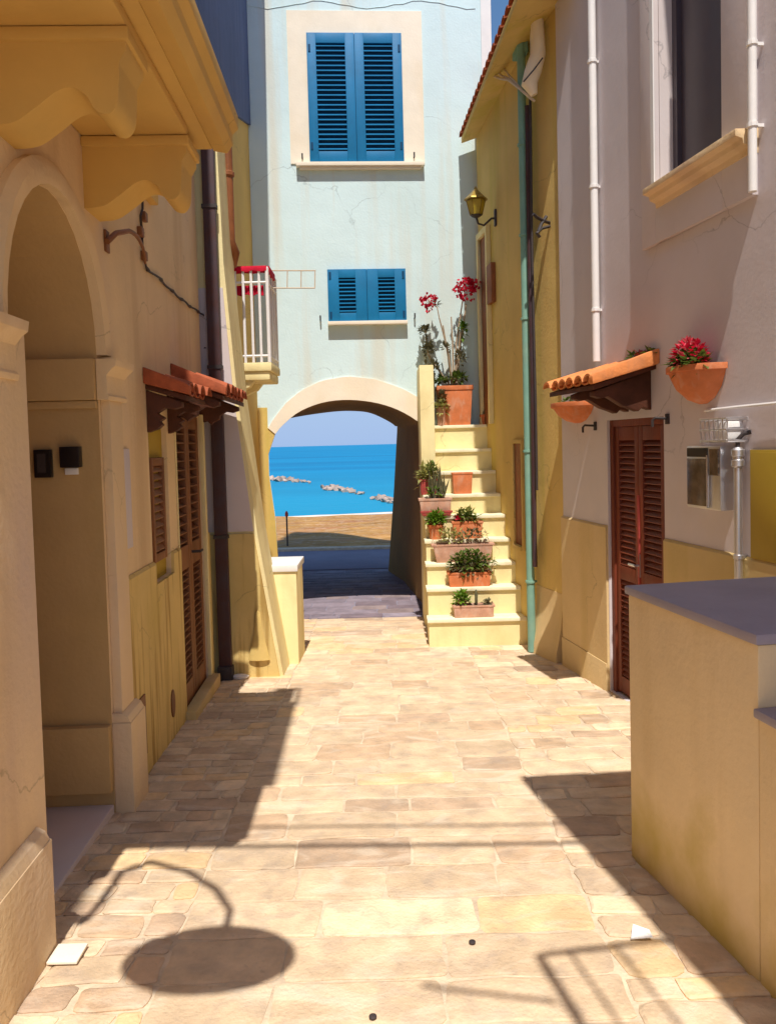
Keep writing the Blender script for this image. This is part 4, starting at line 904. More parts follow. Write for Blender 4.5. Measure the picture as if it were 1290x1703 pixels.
pts = [(893, 28, 6.72), (893, 60, 6.72), (894, 90, 6.7), (886, 118, 6.7), (880, 140, 6.7), (888, 158, 6.7)]
mb = MB(); mb.tube([tuple(at(*p)) for p in pts], [.05, .062, .065, .075, .07, .03], 10); mb.build('canvas', M['canvas'], t, smooth=True)
world_tube('cord', [(870, 136, 6.6), (888, 115, 6.58), (902, 96, 6.56)], .006, M['iron'], t)
world_tube('cord', [(897, 20, 6.6), (912, 8, 6.56), (925, -6, 6.5)], .012, M['cable'], t)
mb = MB(FY.T); s_, z_ = FY.hit(864, 72, .05); mb.box(s_ - .09, s_ + .09, 0, .10, z_ - .12, z_ + .12)
tag(mb.build('junction_box', M['teal'], bevel=.01), 'teal junction box under the eaves above the drainpipe', 'box')

# ------------------------------------------------------------------ wall lantern
lx = at(791, 340, 8.25); wx = ywall(8.25) - .0
t = thing('wall_lantern', (wx, 8.25, lx.z - .12), 'amber glass lantern on a scrolled arm beside the top of the stairs', 'lantern', 'wall lights on the right')
cx, cy, zt_ = lx.x, lx.y, lx.z
mb = MB(); mb.lathe(cx, cy, [(.0, zt_ + .19), (.012, zt_ + .18), (.02, zt_ + .155), (.045, zt_ + .13), (.12, zt_ + .06), (.125, zt_ + .045), (.0, zt_ + .04)], 6); mb.build('hood', M['brass'], t)
mb = MB(); mb.lathe(cx, cy, [(.085, zt_ + .042), (.098, zt_ + .03), (.06, zt_ - .11), (.02, zt_ - .115)], 6); mb.build('glass', M['lampglass'], t)
for k in range(6):
    a = math.pi * k / 3; mb = MB(); mb.tube([(cx + .1 * math.cos(a), cy + .1 * math.sin(a), zt_ + .04), (cx + .062 * math.cos(a), cy + .062 * math.sin(a), zt_ - .115)], .005, 5); mb.build('bar', M['brass'], t)
mb = MB(); mb.lathe(cx, cy, [(.0, zt_ - .10), (.064, zt_ - .112), (.05, zt_ - .125), (.02, zt_ - .14), (.0, zt_ - .15)], 10); mb.build('base', M['iron'], t)
mb = MB(); mb.tube([(cx, cy, zt_ - .13), (cx + .02, cy, zt_ - .2), (cx + .08, cy, zt_ - .22), (wx - .05, cy, zt_ - .15), (wx, cy, zt_ - .15)], .012, 7); mb.build('arm', M['iron'], t, smooth=True)
mb = MB(); mb.box(wx - .02, wx + .01, cy - .03, cy + .03, zt_ - .23, zt_ - .06); mb.build('wall_plate', M['iron'], t, bevel=.004)
p_ = at(900, 372, 6.75); t = thing('iron_bracket', p_[:], 'ornate dark iron bracket on the ochre strip beside the lilac corner', 'bracket')
for pts in ([(918, 372), (905, 368), (893, 362), (886, 356)], [(915, 376), (900, 380), (892, 388), (897, 394)], [(908, 360), (900, 372), (895, 384)], [(918, 355), (917, 372), (916, 392)]):
    mb = MB(); mb.tube([tuple(at(px, py, 6.75 + .004 * (px - 918))) for px, py in pts], .014, 6); mb.build('scroll', M['iron'], t, smooth=True)

# ------------------------------------------------------------------ fittings on the right wall
def hook(px, py, fr, lab):
    s, z = fr.hit(px, py, .0); t = thing('shutter_hook', fr.T(s, 0, z), lab, 'hook', 'iron hooks beside the red brown door')
    mb = MB(fr.T); mb.box(s - .02, s + .02, 0, .01, z - .035, z + .03); mb.build('plate', M['iron'], t, bevel=.002)
    mb = MB(fr.T); mb.tube([(s, 0, z), (s, .09, z + .005), (s + .01, .10, z - .01), (s + .01, .10, z - .05)], .009, 6); mb.build('hook', M['iron'], t, smooth=True)
hook(990, 708, FR, 'small iron hook left of the red brown door'); hook(1110, 696, FR, 'small iron hook right of the red brown door')
s1, _ = FR.hit(1144, 800, .08); s0, _ = FR.hit(1200, 800, .08); zt_, zb_ = FR.hit(1165, 742, .08)[1], FR.hit(1165, 845, .08)[1]
t = thing('meter_box', FR.T((s0 + s1) / 2, 0, zb_), 'grey meter box with a smoked glass front on the right wall', 'meter box')
mb = MB(FR.T); mb.box(s0, s1, 0, .09, zb_, zt_); mb.build('housing', M['steel'], t, bevel=.006)
mb = MB(FR.T); mb.box(s0 + (s1 - s0) * .36, s1 - .012, .0902, .096, zb_ + .015, zt_ - .07); mb.build('door', M['smoke'], t, bevel=.002)
mb = MB(FR.T); mb.box(s0 + (s1 - s0) * .36, s1 - .012, .0902, .0955, zt_ - .06, zt_ - .01); mb.build('dark_strip', M['black'], t)
mb = MB(FR.T); mb.box(s0 + .012, s0 + (s1 - s0) * .28, .0902, .098, zt_ - .16, zt_ - .015); mb.build('dial_window', M['smoke'], t)
mb = MB(FR.T); mb.tube([(s0 + (s1 - s0) * .32, .10, zb_ + .01), (s0 + (s1 - s0) * .32, .10, zt_ - .05)], .008, 6); mb.build('handle_bar', M['steel'], t)
s1, zz = FR.hit(1170, 735, .1); s0, zt_ = FR.hit(1214, 697, .1)
t = thing('wire_basket', FR.T((s0 + s1) / 2, .06, zz), 'bright steel wire basket holder fixed above the meter box', 'basket')
for k in range(7):
    s = s0 + (s1 - s0) * k / 6; mb = MB(FR.T); mb.tube([(s, .0, zt_ + .0), (s, .12, zt_), (s, .12, zz), (s, 0, zz)], .006, 5); mb.build('wire', M['steel'], t)
for z in (zt_, (zt_ + zz) / 2, zz):
    mb = MB(FR.T); mb.tube([(s0, .0, z + .006), (s0, .125, z + .006), (s1, .125, z + .006), (s1, 0, z + .006)], .006, 5); mb.build('hoop', M['steel'], t)
mb = MB(FR.T); mb.box(s0 + .03, s1 - .1, .01, .10, zz + .012, zt_ - .01); mb.build('inner_box', M['white'], t, bevel=.01)
s1, zt_ = FR.hit(1246, 748, .02); s0 = FR.hit(1330, 800, .02)[0]; zb_ = 1.0
t = thing('meter_cabinet', FR.T((s0 + s1) / 2, 0, zb_), 'flat olive metal cabinet door on the right wall at the picture edge', 'cabinet')
mb = MB(FR.T); mb.box(s0, s1, 0, .02, zb_, zt_); mb.build('door', M['olive'], t, bevel=.003)
mb = MB(FR.T); mb.box(s0 + .012, s1 - .012, .0202, .024, zb_ + .012, zt_ - .012); mb.build('panel', M['olive'], t, bevel=.002)
# intercoms on the jamb of the porch
def jamb(px0, py0, px1, py1):
    Y = FL.T(A1, -.2, 0)[1]; a = at(px0, py0, Y - .01); b = at(px1, py1, Y - .01); return a, b, Y
a, b, Y = jamb(59, 748, 89, 794)
t = thing('intercom', ((a.x + b.x) / 2, Y, b.z), 'flat black intercom panel, the left one inside the porch', 'intercom', 'intercoms inside the porch')
mb = MB(); mb.box(a.x, b.x, Y - .035, Y - .001, b.z, a.z); mb.build('case', M['black'], t, bevel=.005)
mb = MB(); mb.box(a.x + .018, b.x - .022, Y - .038, Y - .0352, b.z + .025, a.z - .02); mb.build('speaker_grille', M['iron'], t)
a, b, Y = jamb(103, 743, 137, 777)
t = thing('intercom', ((a.x + b.x) / 2, Y, b.z), 'square black intercom with a pale name plate beneath it inside the porch', 'intercom', 'intercoms inside the porch')
mb = MB(); mb.box(a.x, b.x, Y - .045, Y - .001, b.z, a.z); mb.build('case', M['black'], t, bevel=.005)
mb = MB(); mb.box(a.x + .014, b.x - .02, Y - .02, Y - .001, b.z - .035, b.z - .003); mb.build('name_plate', M['white'], t, bevel=.002)

# ------------------------------------------------------------------ plants
def leaf(mb, p, d, L, w, up=(0, 0, 1), fold=.15):
    d = Vector(d).normalized(); sd = d.cross(Vector(up)); sd = sd.normalized() if sd.length > .01 else Vector((1, 0, 0)); nn = sd.cross(d)
    p = Vector(p); a = p + d * L * .45 + sd * w / 2 + nn * w * fold; b = p + d * L * .45 - sd * w / 2 + nn * w * fold; m_ = p + d * L * .5; e = p + d * L - nn * L * .08
    i = [mb.P(tuple(q)) for q in (p, a, e, b, m_)]; mb.f += [[i[0], i[1], i[4]], [i[1], i[2], i[4]], [i[2], i[3], i[4]], [i[3], i[0], i[4]]]
def rv(): return Vector((rnd.gauss(0, 1), rnd.gauss(0, 1), rnd.gauss(0, 1))).normalized()
def bush(name, c, rad, n, L, w, m_, par, flat=1.0):
    mb = MB(); n = int(n * 2.0); L *= 1.25; w *= 1.25
    for _ in range(n):
        v = rv(); v.z = abs(v.z) if rnd.random() < .8 else v.z; r = rnd.uniform(.35, 1)
        p = Vector((c[0] + v.x * rad[0] * r, c[1] + v.y * rad[1] * r, c[2] + v.z * rad[2] * r))
        leaf(mb, p, v + rv() * .7, L * rnd.uniform(.6, 1.3), w * rnd.uniform(.7, 1.2))
    return mb.build(name, m_, par)
def boxpot(x0, x1, y0, y1, z0, z1, m_, par, taper=.86, rim=.02):
    cx, cy = (x0 + x1) / 2, (y0 + y1) / 2
    def q(f, z): return [(cx + (x - cx) * f, cy + (y - cy) * f, z) for x, y in ((x0, y0), (x1, y0), (x1, y1), (x0, y1))]
    mb = MB(); mb.hexa(q(taper, z0), q(.97, z1 - rim)); mb.build('pot', m_, par, bevel=.005)
    mb = MB(); 
    o_ = q(1.03, z1 - rim); o2 = q(1.03, z1); i2 = q(.86, z1); i1 = q(.86, z1 - rim - .01)
    mb.loft([o_, o2, i2, i1]); mb.build('rim', m_, par, bevel=.002)
    mb = MB(); mb.poly(q(.9, z1 - rim * .9)); mb.build('soil', M['soil'], par)
def pot_on(k, px0, px1, pyt, label, m_='terra', fwd=.085, dep=.12, cat='potted plant', name='potted_plant', taper=.86, rim=.02, pyb=None):
    """a box pot standing on tread k, spanning the given columns"""
    yc = y0s + (k - 1) * G + fwd; z0 = tz[k - 1] + .001
    xa, xb = at(px0, 900, yc - dep / 2).x, at(px1, 900, yc - dep / 2).x
    # columns lean with the roll; measure at the pot's own height
    pym = (pyt + (pyb or pyt + 25)) / 2
    xa, xb = at(px0, pym, yc - dep / 2).x, at(px1, pym, yc - dep / 2).x
    z1 = max(z0 + .05, at((px0 + px1) / 2, pyt, yc - dep / 2).z)
    t = thing(name, ((xa + xb) / 2, yc, z0), label, cat, 'potted plants on the staircase')
    boxpot(xa, xb, yc - dep / 2, yc + dep / 2, z0, z1, M[m_], t, taper, rim)
    return t, (xa + xb) / 2, yc, z1, xa, xb
def stalks(par, base, tips, r=.006, m_='stem', name='stem'):
    for tp in tips:
        b = Vector(base) + Vector((rnd.uniform(-.05, .05), rnd.uniform(-.03, .03), 0)); tp = Vector(tp); md = b.lerp(tp, .5) + Vector((rnd.uniform(-.03, .03), rnd.uniform(-.02, .02), 0))
        mb = MB(); mb.tube([tuple(b), tuple(md), tuple(tp)], [r, r * .85, r * .6], 6); mb.build(name, M[m_], par, smooth=True)
# big flowering plant on the landing
YL = 8.97
pa, pb_ = at(724, 703, YL - .13), at(787, 703, YL - .13); zr = at(755, 641, YL - .13).z
t = thing('flowering_plant', ((pa.x + pb_.x) / 2, YL, tz[8]), 'tall plant with crimson flower heads in a square terracotta pot on the landing', 'potted plant', 'potted plants on the staircase')
boxpot(pa.x + .03, pb_.x, YL - .14, YL + .12, tz[8] + .001, zr, M['terra'], t, .84, .05)
bx = (pa.x + pb_.x) / 2 + .02
H1, H2 = at(712, 500, YL - .1), at(774, 482, YL - .05)
stalks(t, (bx, YL, zr), [(H1.x + .12, YL - .1, H1.z - .2), (H2.x - .03, YL, H2.z - .1), (H2.x + .01, YL + .02, H2.z - .15), (bx - .02, YL, zr + .8), (bx + .08, YL - .05, zr + .62), (bx - .12, YL - .03, zr + .7)], .013)
mb = MB(); mb.tube([(H1.x + .12, YL - .1, H1.z - .2), (H1.x + .10, YL - .1, H1.z - .08), (H1.x, YL - .1, H1.z)], .007, 6); mb.build('stem', M['stem'], t, smooth=True)
def flowerhead(c, rad, n, par, m_='red'):
    mb = MB()
    for _ in range(n):
        v = rv(); p = Vector((c[0] + v.x * rad[0] * rnd.uniform(.3, 1), c[1] + v.y * rad[1], c[2] + v.z * rad[2] * rnd.uniform(.3, 1)))
        f = rv()
        for q_ in range(4):
            leaf(mb, p, v + rv() * .8, .032, .028, up=f)
    mb.build('flower_head', M[m_], par)
flowerhead(H1, (.11, .07, .085), 60, t); 
flowerhead((H2.x, H2.y, H2.z), (.14, .09, .14), 110, t); flowerhead((H2.x + .07, H2.y, H2.z + .05), (.10, .07, .07), 40, t); flowerhead((H1.x, H1.y, H1.z - .09), (.03, .03, .05), 8, t)
for (px, py, rx, rz, m_, n_) in ((706, 552, .05, .07, 'leafg', 40), (712, 585, .06, .10, 'leafg', 60), (722, 615, .06, .08, 'leafg', 40), (733, 635, .07, .05, 'leaf', 40), (765, 600, .05, .12, 'leafg', 34), (770, 550, .025, .10, 'leafy', 40), (760, 630, .10, .06, 'leaf', 70), (742, 580, .05, .05, 'leafg', 16), (722, 508, .05, .03, 'leafg', 9)):
    c = at(px, py, YL - .02); bush('foliage', c, (rx, .06, rz), n_, .05, .032, M[m_], t)
mb = MB(); a = at(712, 590, YL); mb.tube([(bx - .04, YL, zr), (a.x + .07, YL - .02, a.z - .12), (a.x, YL, a.z), (at(706, 545, YL).x, YL, at(706, 545, YL).z)], .009, 6); mb.build('stem', M['stem'], t, smooth=True)
# trailing plant left of it
yc = 8.92; a = at(724, 700, yc); b = at(743, 700, yc); z1 = at(733, 678, yc).z
t = thing('potted_plant', ((a.x + b.x) / 2, yc - .12, tz[8]), 'small pale pot with trailing yellowish leaves, left of the large square pot', 'potted plant', 'potted plants on the staircase')
cx = a.x + .06; mb = MB(); mb.lathe(cx, yc - .07, [(.0, tz[8]), (.04, tz[8]), (.055, z1 - .02), (.06, z1 - .02), (.06, z1), (.045, z1), (.04, z1 - .02), (.0, z1 - .02)], 14); mb.build('pot', M['terra2'], t, smooth=True)
bush('foliage', (cx, yc - .1, z1 - .02), (.07, .05, .10), 50, .05, .03, M['leafp'], t); bush('foliage', (cx + .01, yc - .11, z1 + .10), (.03, .03, .10), 30, .05, .025, M['leafg'], t)
# small pot in shade at right
yc = 8.95; c = at(810, 692, yc); t = thing('potted_plant', (c.x, yc, tz[8]), 'tiny shaded terracotta pot at the right end of the landing', 'potted plant', 'potted plants on the staircase')
mb = MB(); mb.lathe(c.x - .02, yc, [(.0, tz[8]), (.05, tz[8]), (.065, tz[8] + .09), (.072, tz[8] + .09), (.072, tz[8] + .115), (.055, tz[8] + .115), (.05, tz[8] + .1), (.0, tz[8] + .1)], 14); mb.build('pot', M['terra'], t, smooth=True)
bush('foliage', (c.x - .02, yc, tz[8] + .11), (.04, .04, .05), 20, .035, .02, M['leaf'], t)
# tread 6
t, cx, yc, z1, xa, xb = pot_on(6, 752, 786, 786, 'plain orange terracotta trough without visible plants on the sixth step', 'terra', dep=.12, pyb=812)
t, cx, yc, z1, xa, xb = pot_on(6, 698, 727, 797, 'deep red pot of pale yellow green leaves at the left edge of the stairs', 'terrad', dep=.13, pyb=817, fwd=.07)
bush('foliage', (cx - .01, yc, z1), (.09, .07, .15), 90, .07, .028, M['leafp'], t); bush('foliage', (cx + .04, yc, z1 + .05), (.06, .05, .12), 40, .06, .03, M['leaf'], t)
# tread 5
t, cx, yc, z1, xa, xb = pot_on(5, 697, 751, 829, 'wide rimmed terracotta pot with upright sword shaped leaves on the fifth step', 'terra2', dep=.15, pyb=850, fwd=.08, rim=.025)
mb = MB()
for k in range(26):
    bx_, by_ = cx + .03 + rnd.uniform(-.07, .08), yc + rnd.uniform(-.04, .04); leaf(mb, (bx_, by_, z1 - .02), (rnd.uniform(-.25, .25), rnd.uniform(-.2, .2), 1), rnd.uniform(.2, .42), .035, up=(rnd.uniform(-1, 1), 1, 0), fold=.3)
mb.build('sword_leaves', M['leafg'], t)
bush('foliage', (cx, yc, z1 + .04), (.08, .05, .08), 30, .06, .025, M['leafy'], t)
t, cx, yc, z1, xa, xb = pot_on(5, 700, 752, 850, 'crimson plastic trough tucked behind the bright green cushion plant', 'terrad', dep=.05, pyb=872, fwd=-.02)
z_off = None
# tread 4
yc = y0s + 3 * G + .07; a = at(711, 885, yc); b = at(737, 885, yc); cx = (a.x + b.x) / 2; r_ = (b.x - a.x) / 2; z1 = at(724, 872, yc).z
t = thing('potted_plant', (cx, yc, tz[3]), 'bright green cushion shaped plant in a round terracotta pot on the fourth step', 'potted plant', 'potted plants on the staircase')
mb = MB(); z0 = tz[3] + .001; mb.lathe(cx, yc, [(.0, z0), (r_ * .7, z0), (r_ * .92, z1 - .025), (r_ * 1.02, z1 - .025), (r_ * 1.02, z1), (r_ * .85, z1), (r_ * .8, z1 - .02), (0, z1 - .02)], 18); mb.build('pot', M['terra'], t, smooth=True)
bush('foliage', (cx + .01, yc, z1 + .02), (.10, .08, .11), 220, .045, .02, M['leafy'], t)
t, cx, yc, z1, xa, xb = pot_on(4, 752, 803, 867, 'dull red trough with small green leaves and pale flowers on the fourth step', 'terra', dep=.12, pyb=893, fwd=.08, rim=.025)
bush('foliage', (cx, yc, z1), (.14, .05, .12), 60, .05, .032, M['leaf'], t); bush('foliage', (cx - .02, yc, z1 + .06), (.11, .04, .08), 26, .045, .03, M['leafp'], t); bush('blossom', (cx - .1, yc, z1 + .02), (.05, .04, .03), 20, .03, .025, M['red'], t)
# tread 3
t, cx, yc, z1, xa, xb = pot_on(3, 719, 821, 905, 'long weathered pinkish trough of sparse seedlings on the third step', 'terra2', dep=.13, pyb=936, fwd=.08, rim=.02)
for k in range(10): stalks(t, (xa + .05 + (xb - xa - .1) * k / 9, yc, z1 - .02), [(xa + .05 + (xb - xa - .1) * k / 9 + rnd.uniform(-.04, .04), yc + rnd.uniform(-.03, .03), z1 + rnd.uniform(.06, .15))], .003)
bush('foliage', (cx - .1, yc, z1 + .02), (.18, .05, .13), 70, .04, .022, M['leafp'], t); bush('foliage', (cx + .1, yc, z1 + .04), (.16, .05, .1), 40, .04, .025, M['leafg'], t)
# tread 2
t, cx, yc, z1, xa, xb = pot_on(2, 745, 817, 952, 'bright orange trough filled with dark green succulents on the second step', 'terra', dep=.14, pyb=977, fwd=.085, rim=.02, taper=.92)
for k in range(9): stalks(t, (xa + .05 + (xb - xa - .05) * k / 8, yc, z1 - .02), [(xa + .08 + (xb - xa) * k / 8 + rnd.uniform(-.05, .05), yc - .02, z1 + rnd.uniform(.08, .2))], .005)
bush('foliage', (cx + .02, yc - .02, z1 + .04), (.25, .07, .17), 190, .042, .034, M['leaf'], t); bush('foliage', (cx + .0, yc - .04, z1 + .02), (.22, .05, .1), 40, .045, .034, M['leafg'], t)
# tread 1
t, cx, yc, z1, xa, xb = pot_on(1, 754, 822, 1007, 'shallow faded tray with tiny succulents on the lowest step', 'terra2', dep=.13, pyb=1022, fwd=.08, rim=.02, taper=.95)
bush('foliage', (cx - .12, yc, z1 + .02), (.08, .05, .11), 60, .04, .03, M['leafy'], t); bush('foliage', (cx + .14, yc, z1), (.05, .04, .04), 26, .03, .02, M['leafg'], t)
mb = MB(); [mb.lathe(cx + .03 + q * .02, yc, [(.0, z1 - .02), (.013, z1), (.016, z1 + .1 - q * .03), (.008, z1 + .14 - q * .03), (0, z1 + .145 - q * .03)], 8) for q in (0,)]; mb.build('cactus', M['leafg'], t, smooth=True)

# half basket pots on the right wall
def wallpot(px0, px1, pyt, pyb, label, flowers):
    o_ = .17; sA_, zt = FR.hit(px1, pyt, o_ * .5); sB_, _ = FR.hit(px0, pyt, o_ * .5); zb = FR.hit((px0 + px1) / 2, pyb, .08)[1]
    s = (sA_ + sB_) / 2; r = abs(sB_ - sA_) / 2
    t = thing('wall_pot', FR.T(s, .05, zb), label, 'flower pot', 'terracotta wall pots beside the canopy')
    mb = MB(FR.T); h = zt - zb
    def ring(rr, z, oo): return [(s + rr * math.cos(math.pi * k / 10), .004 + oo * math.sin(math.pi * k / 10), z) for k in range(11)]
    mb.loft([ring(r * .12, zb, .03), ring(r * .45, zb + h * .12, .09), ring(r * .75, zb + h * .4, .15), ring(r * .9, zb + h * .7, .18), ring(r * .95, zt - .035, .19)]); mb.build('pot', M['terra'], t, smooth=True)
    mb = MB(FR.T); mb.loft([ring(r * 1.03, zt - .035, .205), ring(r * 1.03, zt, .205), ring(r * .9, zt, .175), ring(r * .9, zt - .03, .175)]); mb.build('rim', M['terra'], t, bevel=.002)
    mb = MB(FR.T); mb.poly(ring(r * .92, zt - .015, .18)); mb.build('soil', M['soil'], t)
    c = Vector(FR.T(s, .1, zt))
    if flowers:
        bush('foliage', c, (.08, .18, .07), 90, .05, .035, M['leaf'], t)
        mb = MB()
        for _ in range(90):
            v = rv(); v.z = abs(v.z); p = c + Vector((v.x * .07, v.y * .14, v.z * .12 + .01)); leaf(mb, p, v + rv() * .6, .05, .032)
        mb.build('blossom', M['red'], t)
        mb = MB()
        for _ in range(60):
            v = rv(); v.z = abs(v.z); p = c + Vector((v.x * .07, v.y * .13, v.z * .13 + .01)); leaf(mb, p, v + rv() * .6, .045, .03)
        mb.build('blossom', M['pinkf'], t)
    else: bush('foliage', c, (.05, .12, .03), 20, .03, .02, M['leaf'], t)
wallpot(1115, 1186, 602, 672, 'terracotta half pot of red flowers hanging on the right wall beside the canopy', True)
wallpot(922, 972, 666, 704, 'bare terracotta half pot tucked under the far end of the orange canopy', False)
bush_t = thing('creeper', FR.T(5.2, .1, 2.25), 'dark red creeper growing along the wall above the orange canopy', 'plant')
for k in range(3):
    s = c0 + .05 + k * .1; bush('foliage', FR.T(s, .03, FR.hit(1095, 600)[1] + .05), (.03, .06, .025), 12, .04, .03, M['terrad' if k % 2 else 'leaf'], bush_t)

# ------------------------------------------------------------------ balcony with the red cloth
BYb = 7.1
pl = lambda px, py: at(px, py, BYb)
t = thing('balcony', (-1.2, 7.5, 2.3), 'small balcony with white railings and a crimson cloth over the handrail on the left', 'balcony')
xr_ = at(461, 600, 7.6).x; zf_ = pl(430, 603).z; zh = pl(420, 446).z; YE = 7.65
mb = MB(); mb.box(XW2, xr_ + .02, BYb - .02, YE, zf_ - .08, zf_); mb.box(XW2, xr_ + .0, BYb - .0, YE, zf_ - .16, zf_ - .08); mb.build('floor_slab', M['yellow'], t, bevel=.015)
for y_ in (BYb + .03, YE - .1):
    mb = MB(); mb.prism([(XW2, zf_ - .16), (xr_ - .15, zf_ - .16), (xr_ - .2, zf_ - .22), (XW2 + .1, zf_ - .28), (XW2, zf_ - .40)], lambda x, z: (x, y_, z), lambda x, z: (x, y_ + .1, z)); mb.build('corbel', M['yellow'], t, bevel=.006)
def rod(name, a, b, r=.010, m_='white', par=t):
    mb = MB(); mb.tube([a, b], r, 8); return mb.build(name, M[m_], par, smooth=True)
for z, r in ((zh, .014), (zh - .13, .012), (zf_ + .06, .012)):
    rod('rail', (XW2, BYb, z), (xr_, BYb, z), r); rod('rail', (xr_, BYb, z), (xr_, YE, z), r)
for k in range(6):
    x = XW2 + .08 + (xr_ - XW2 - .08) * k / 5; rod('baluster', (x, BYb, zf_ + .0), (x, BYb, zh), .013 if k < 5 else .017)
for k in range(1, 5):
    y = BYb + (YE - BYb) * k / 4; rod('baluster', (xr_, y, zf_), (xr_, y, zh), .010)
cl = thing('red_cloth', (-1.2, BYb, zh), 'crimson cloth draped over the white balcony handrail', 'cloth')
mb = MB(); W_ = lambda x, o: (x, BYb + o, 0)
n_ = 18; rows = []
for i in range(n_ + 1):
    x = XW2 + .02 + (xr_ - XW2 - .02) * i / n_; wv = .006 * math.sin(i * 1.9)
    rows.append([(x, BYb - .02 + wv, zh - .03 + .006 * math.sin(i * 1.1)), (x, BYb - .022, zh), (x, BYb - .012, zh + .018), (x, BYb + .012, zh + .018), (x, BYb + .022, zh), (x, BYb + .03 + wv, zh - .04 + .006 * math.sin(i * .9)), (x, BYb + .026 + wv, zh - .04), (x, BYb + .016, zh), (x, BYb, zh + .015), (x, BYb - .016, zh)])
mb.loft(rows); mb.build('cloth', M['cloth'], cl, smooth=True)
mb = MB(); mb.box(xr_ - .02, xr_ + .02, BYb + .03, YE - .15, zh - .035, zh + .025); mb.build('side_fold', M['cloth'], cl, bevel=.006)
cl2 = thing('red_cloth', (-1.2, BYb + .05, zh - .16), 'folded dark crimson cloth behind the white balusters under the handrail', 'cloth')
mb = MB(); rows = []
for i in range(n_ + 1):
    x = XW2 + .12 + (xr_ - XW2 - .16) * i / n_; wv = .008 * math.sin(i * 2.3)
    rows.append([(x, BYb + .03 + wv, zh - .15), (x, BYb + .05 + wv, zh - .15), (x, BYb + .05 - wv, zh - .235 + .008 * math.sin(i)), (x, BYb + .03 - wv, zh - .235 + .008 * math.sin(i))])
mb.loft(rows); mb.build('cloth', M['cloth'], cl2, smooth=True)
# clothes airer off the balcony
t = thing('clothes_airer', (xr_ + .2, BYb + .3, zh - .1), 'thin folding clothes airer sticking out from the balcony over the lane', 'airer')
Ya = 7.35; A_ = lambda px, py, dy=0: tuple(at(px, py, Ya + dy))
for a, b in (((452, 450), (525, 450)), ((453, 479), (524, 479))): rod('bar', A_(*a), A_(*b), .006, 'cable', t)
for px in (478, 501, 524): rod('bar', A_(px, 450), A_(px - .5, 479), .005, 'cable', t)

# ------------------------------------------------------------------ things above the picture whose shadows fall on the lane
def gp(px, py): return on_ground(px, py)
# gooseneck street lamp on the left wall
HL_ = 3.15
A = cast(gp(150, 1525), HL_); Cc = cast(gp(378, 1520), HL_)
t = thing('street_lamp', (A.x, A.y, HL_), 'swan neck street lamp with a wide shade, high on the left wall', 'street lamp')
arm = []
for px, py, h in ((150, 1525, 0), (178, 1490, .12), (205, 1450, .42), (250, 1436, .62), (310, 1450, .60), (360, 1480, .42), (383, 1515, .2), (378, 1540, .05)):
    g = gp(px, py); z = HL_ + h; arm.append((g.x + SHX * (z - g.z), g.y + SHY * (z - g.z), z))
mb = MB(); mb.tube([(FL.T(A.y, .0, 0)[0], A.y - .0, HL_ - .02)] + arm, .017, 8); mb.build('arm', M['iron'], t, smooth=True)
mb = MB(); mb.tube([(FL.T(A.y, .0, 0)[0], A.y, HL_ - .14), (A.x, A.y, HL_ - .02)], .03, 8); mb.build('wall_bracket', M['iron'], t, smooth=True)
sc_ = cast(gp(350, 1592), HL_ - .1); tilt = Matrix.Rotation(R(-30), 3, 'X')
def tl(x, y, z): v = tilt @ Vector((x, y, z)); return (sc_.x + v.x, sc_.y + v.y, sc_.z + v.z)
mb = MB(tl); mb.lathe(0, 0, [(.0, .13), (.05, .13), (.07, .10), (.20, .05), (.295, .0), (.30, -.02), (.28, -.015), (.18, .03), (.0, .08)], 28); mb.build('shade', M['iron'], t, smooth=True)
mb = MB(tl); mb.lathe(0, 0, [(.0, .06), (.05, .05), (.06, .0), (.04, -.04), (.0, -.05)], 12); mb.build('bulb', M['white'], t, smooth=True)
# cables across the lane
for (p0, p1, h, r_, lab) in (((60, 1408), (1100, 1398), 4.7, .016, 'thick overhead cable crossing the lane above the picture, the nearer of two'), ((380, 1374), (1020, 1366), 5.2, .011, 'thin overhead cable crossing the lane above the picture, the farther of two')):
    a, b = cast(gp(*p0), h), cast(gp(*p1), h); dv = (b - a); a = a - dv * .6; b = b + dv * .6
    pts = [tuple(a.lerp(b, i / 16) + Vector((0, 0, -.05 * math.sin(math.pi * i / 16)))) for i in range(17)]
    mb = MB(); mb.tube(pts, r_, 6); tag(mb.build('overhead_cable', M['iron'], smooth=True), lab, 'cable', 'overhead cables')
# terrace of the right house
hT = 3.75
a, b = cast(gp(870, 1303), hT), cast(gp(1194, 1660), hT); dk = (b - a).normalized()
t = thing('terrace', (a.x + .5, a.y, hT), 'deep balcony slab jutting from the right house above the picture', 'balcony')
e1 = a + dk * 2.0; fr_ = FR.T(a.y * 1.015 + .1, 0, 0); 
mb = MB(); mb.hexa([(a.x, a.y, hT), (e1.x, e1.y, hT), (e1.x + 2.2, e1.y, hT), (a.x + 1.75, a.y + .08, hT)], [(a.x, a.y, hT + .18), (e1.x, e1.y, hT + .18), (e1.x + 2.2, e1.y, hT + .18), (a.x + 1.75, a.y + .08, hT + .18)]); mb.build('slab', M['beige'], t, bevel=.01)
for k in range(2): pass
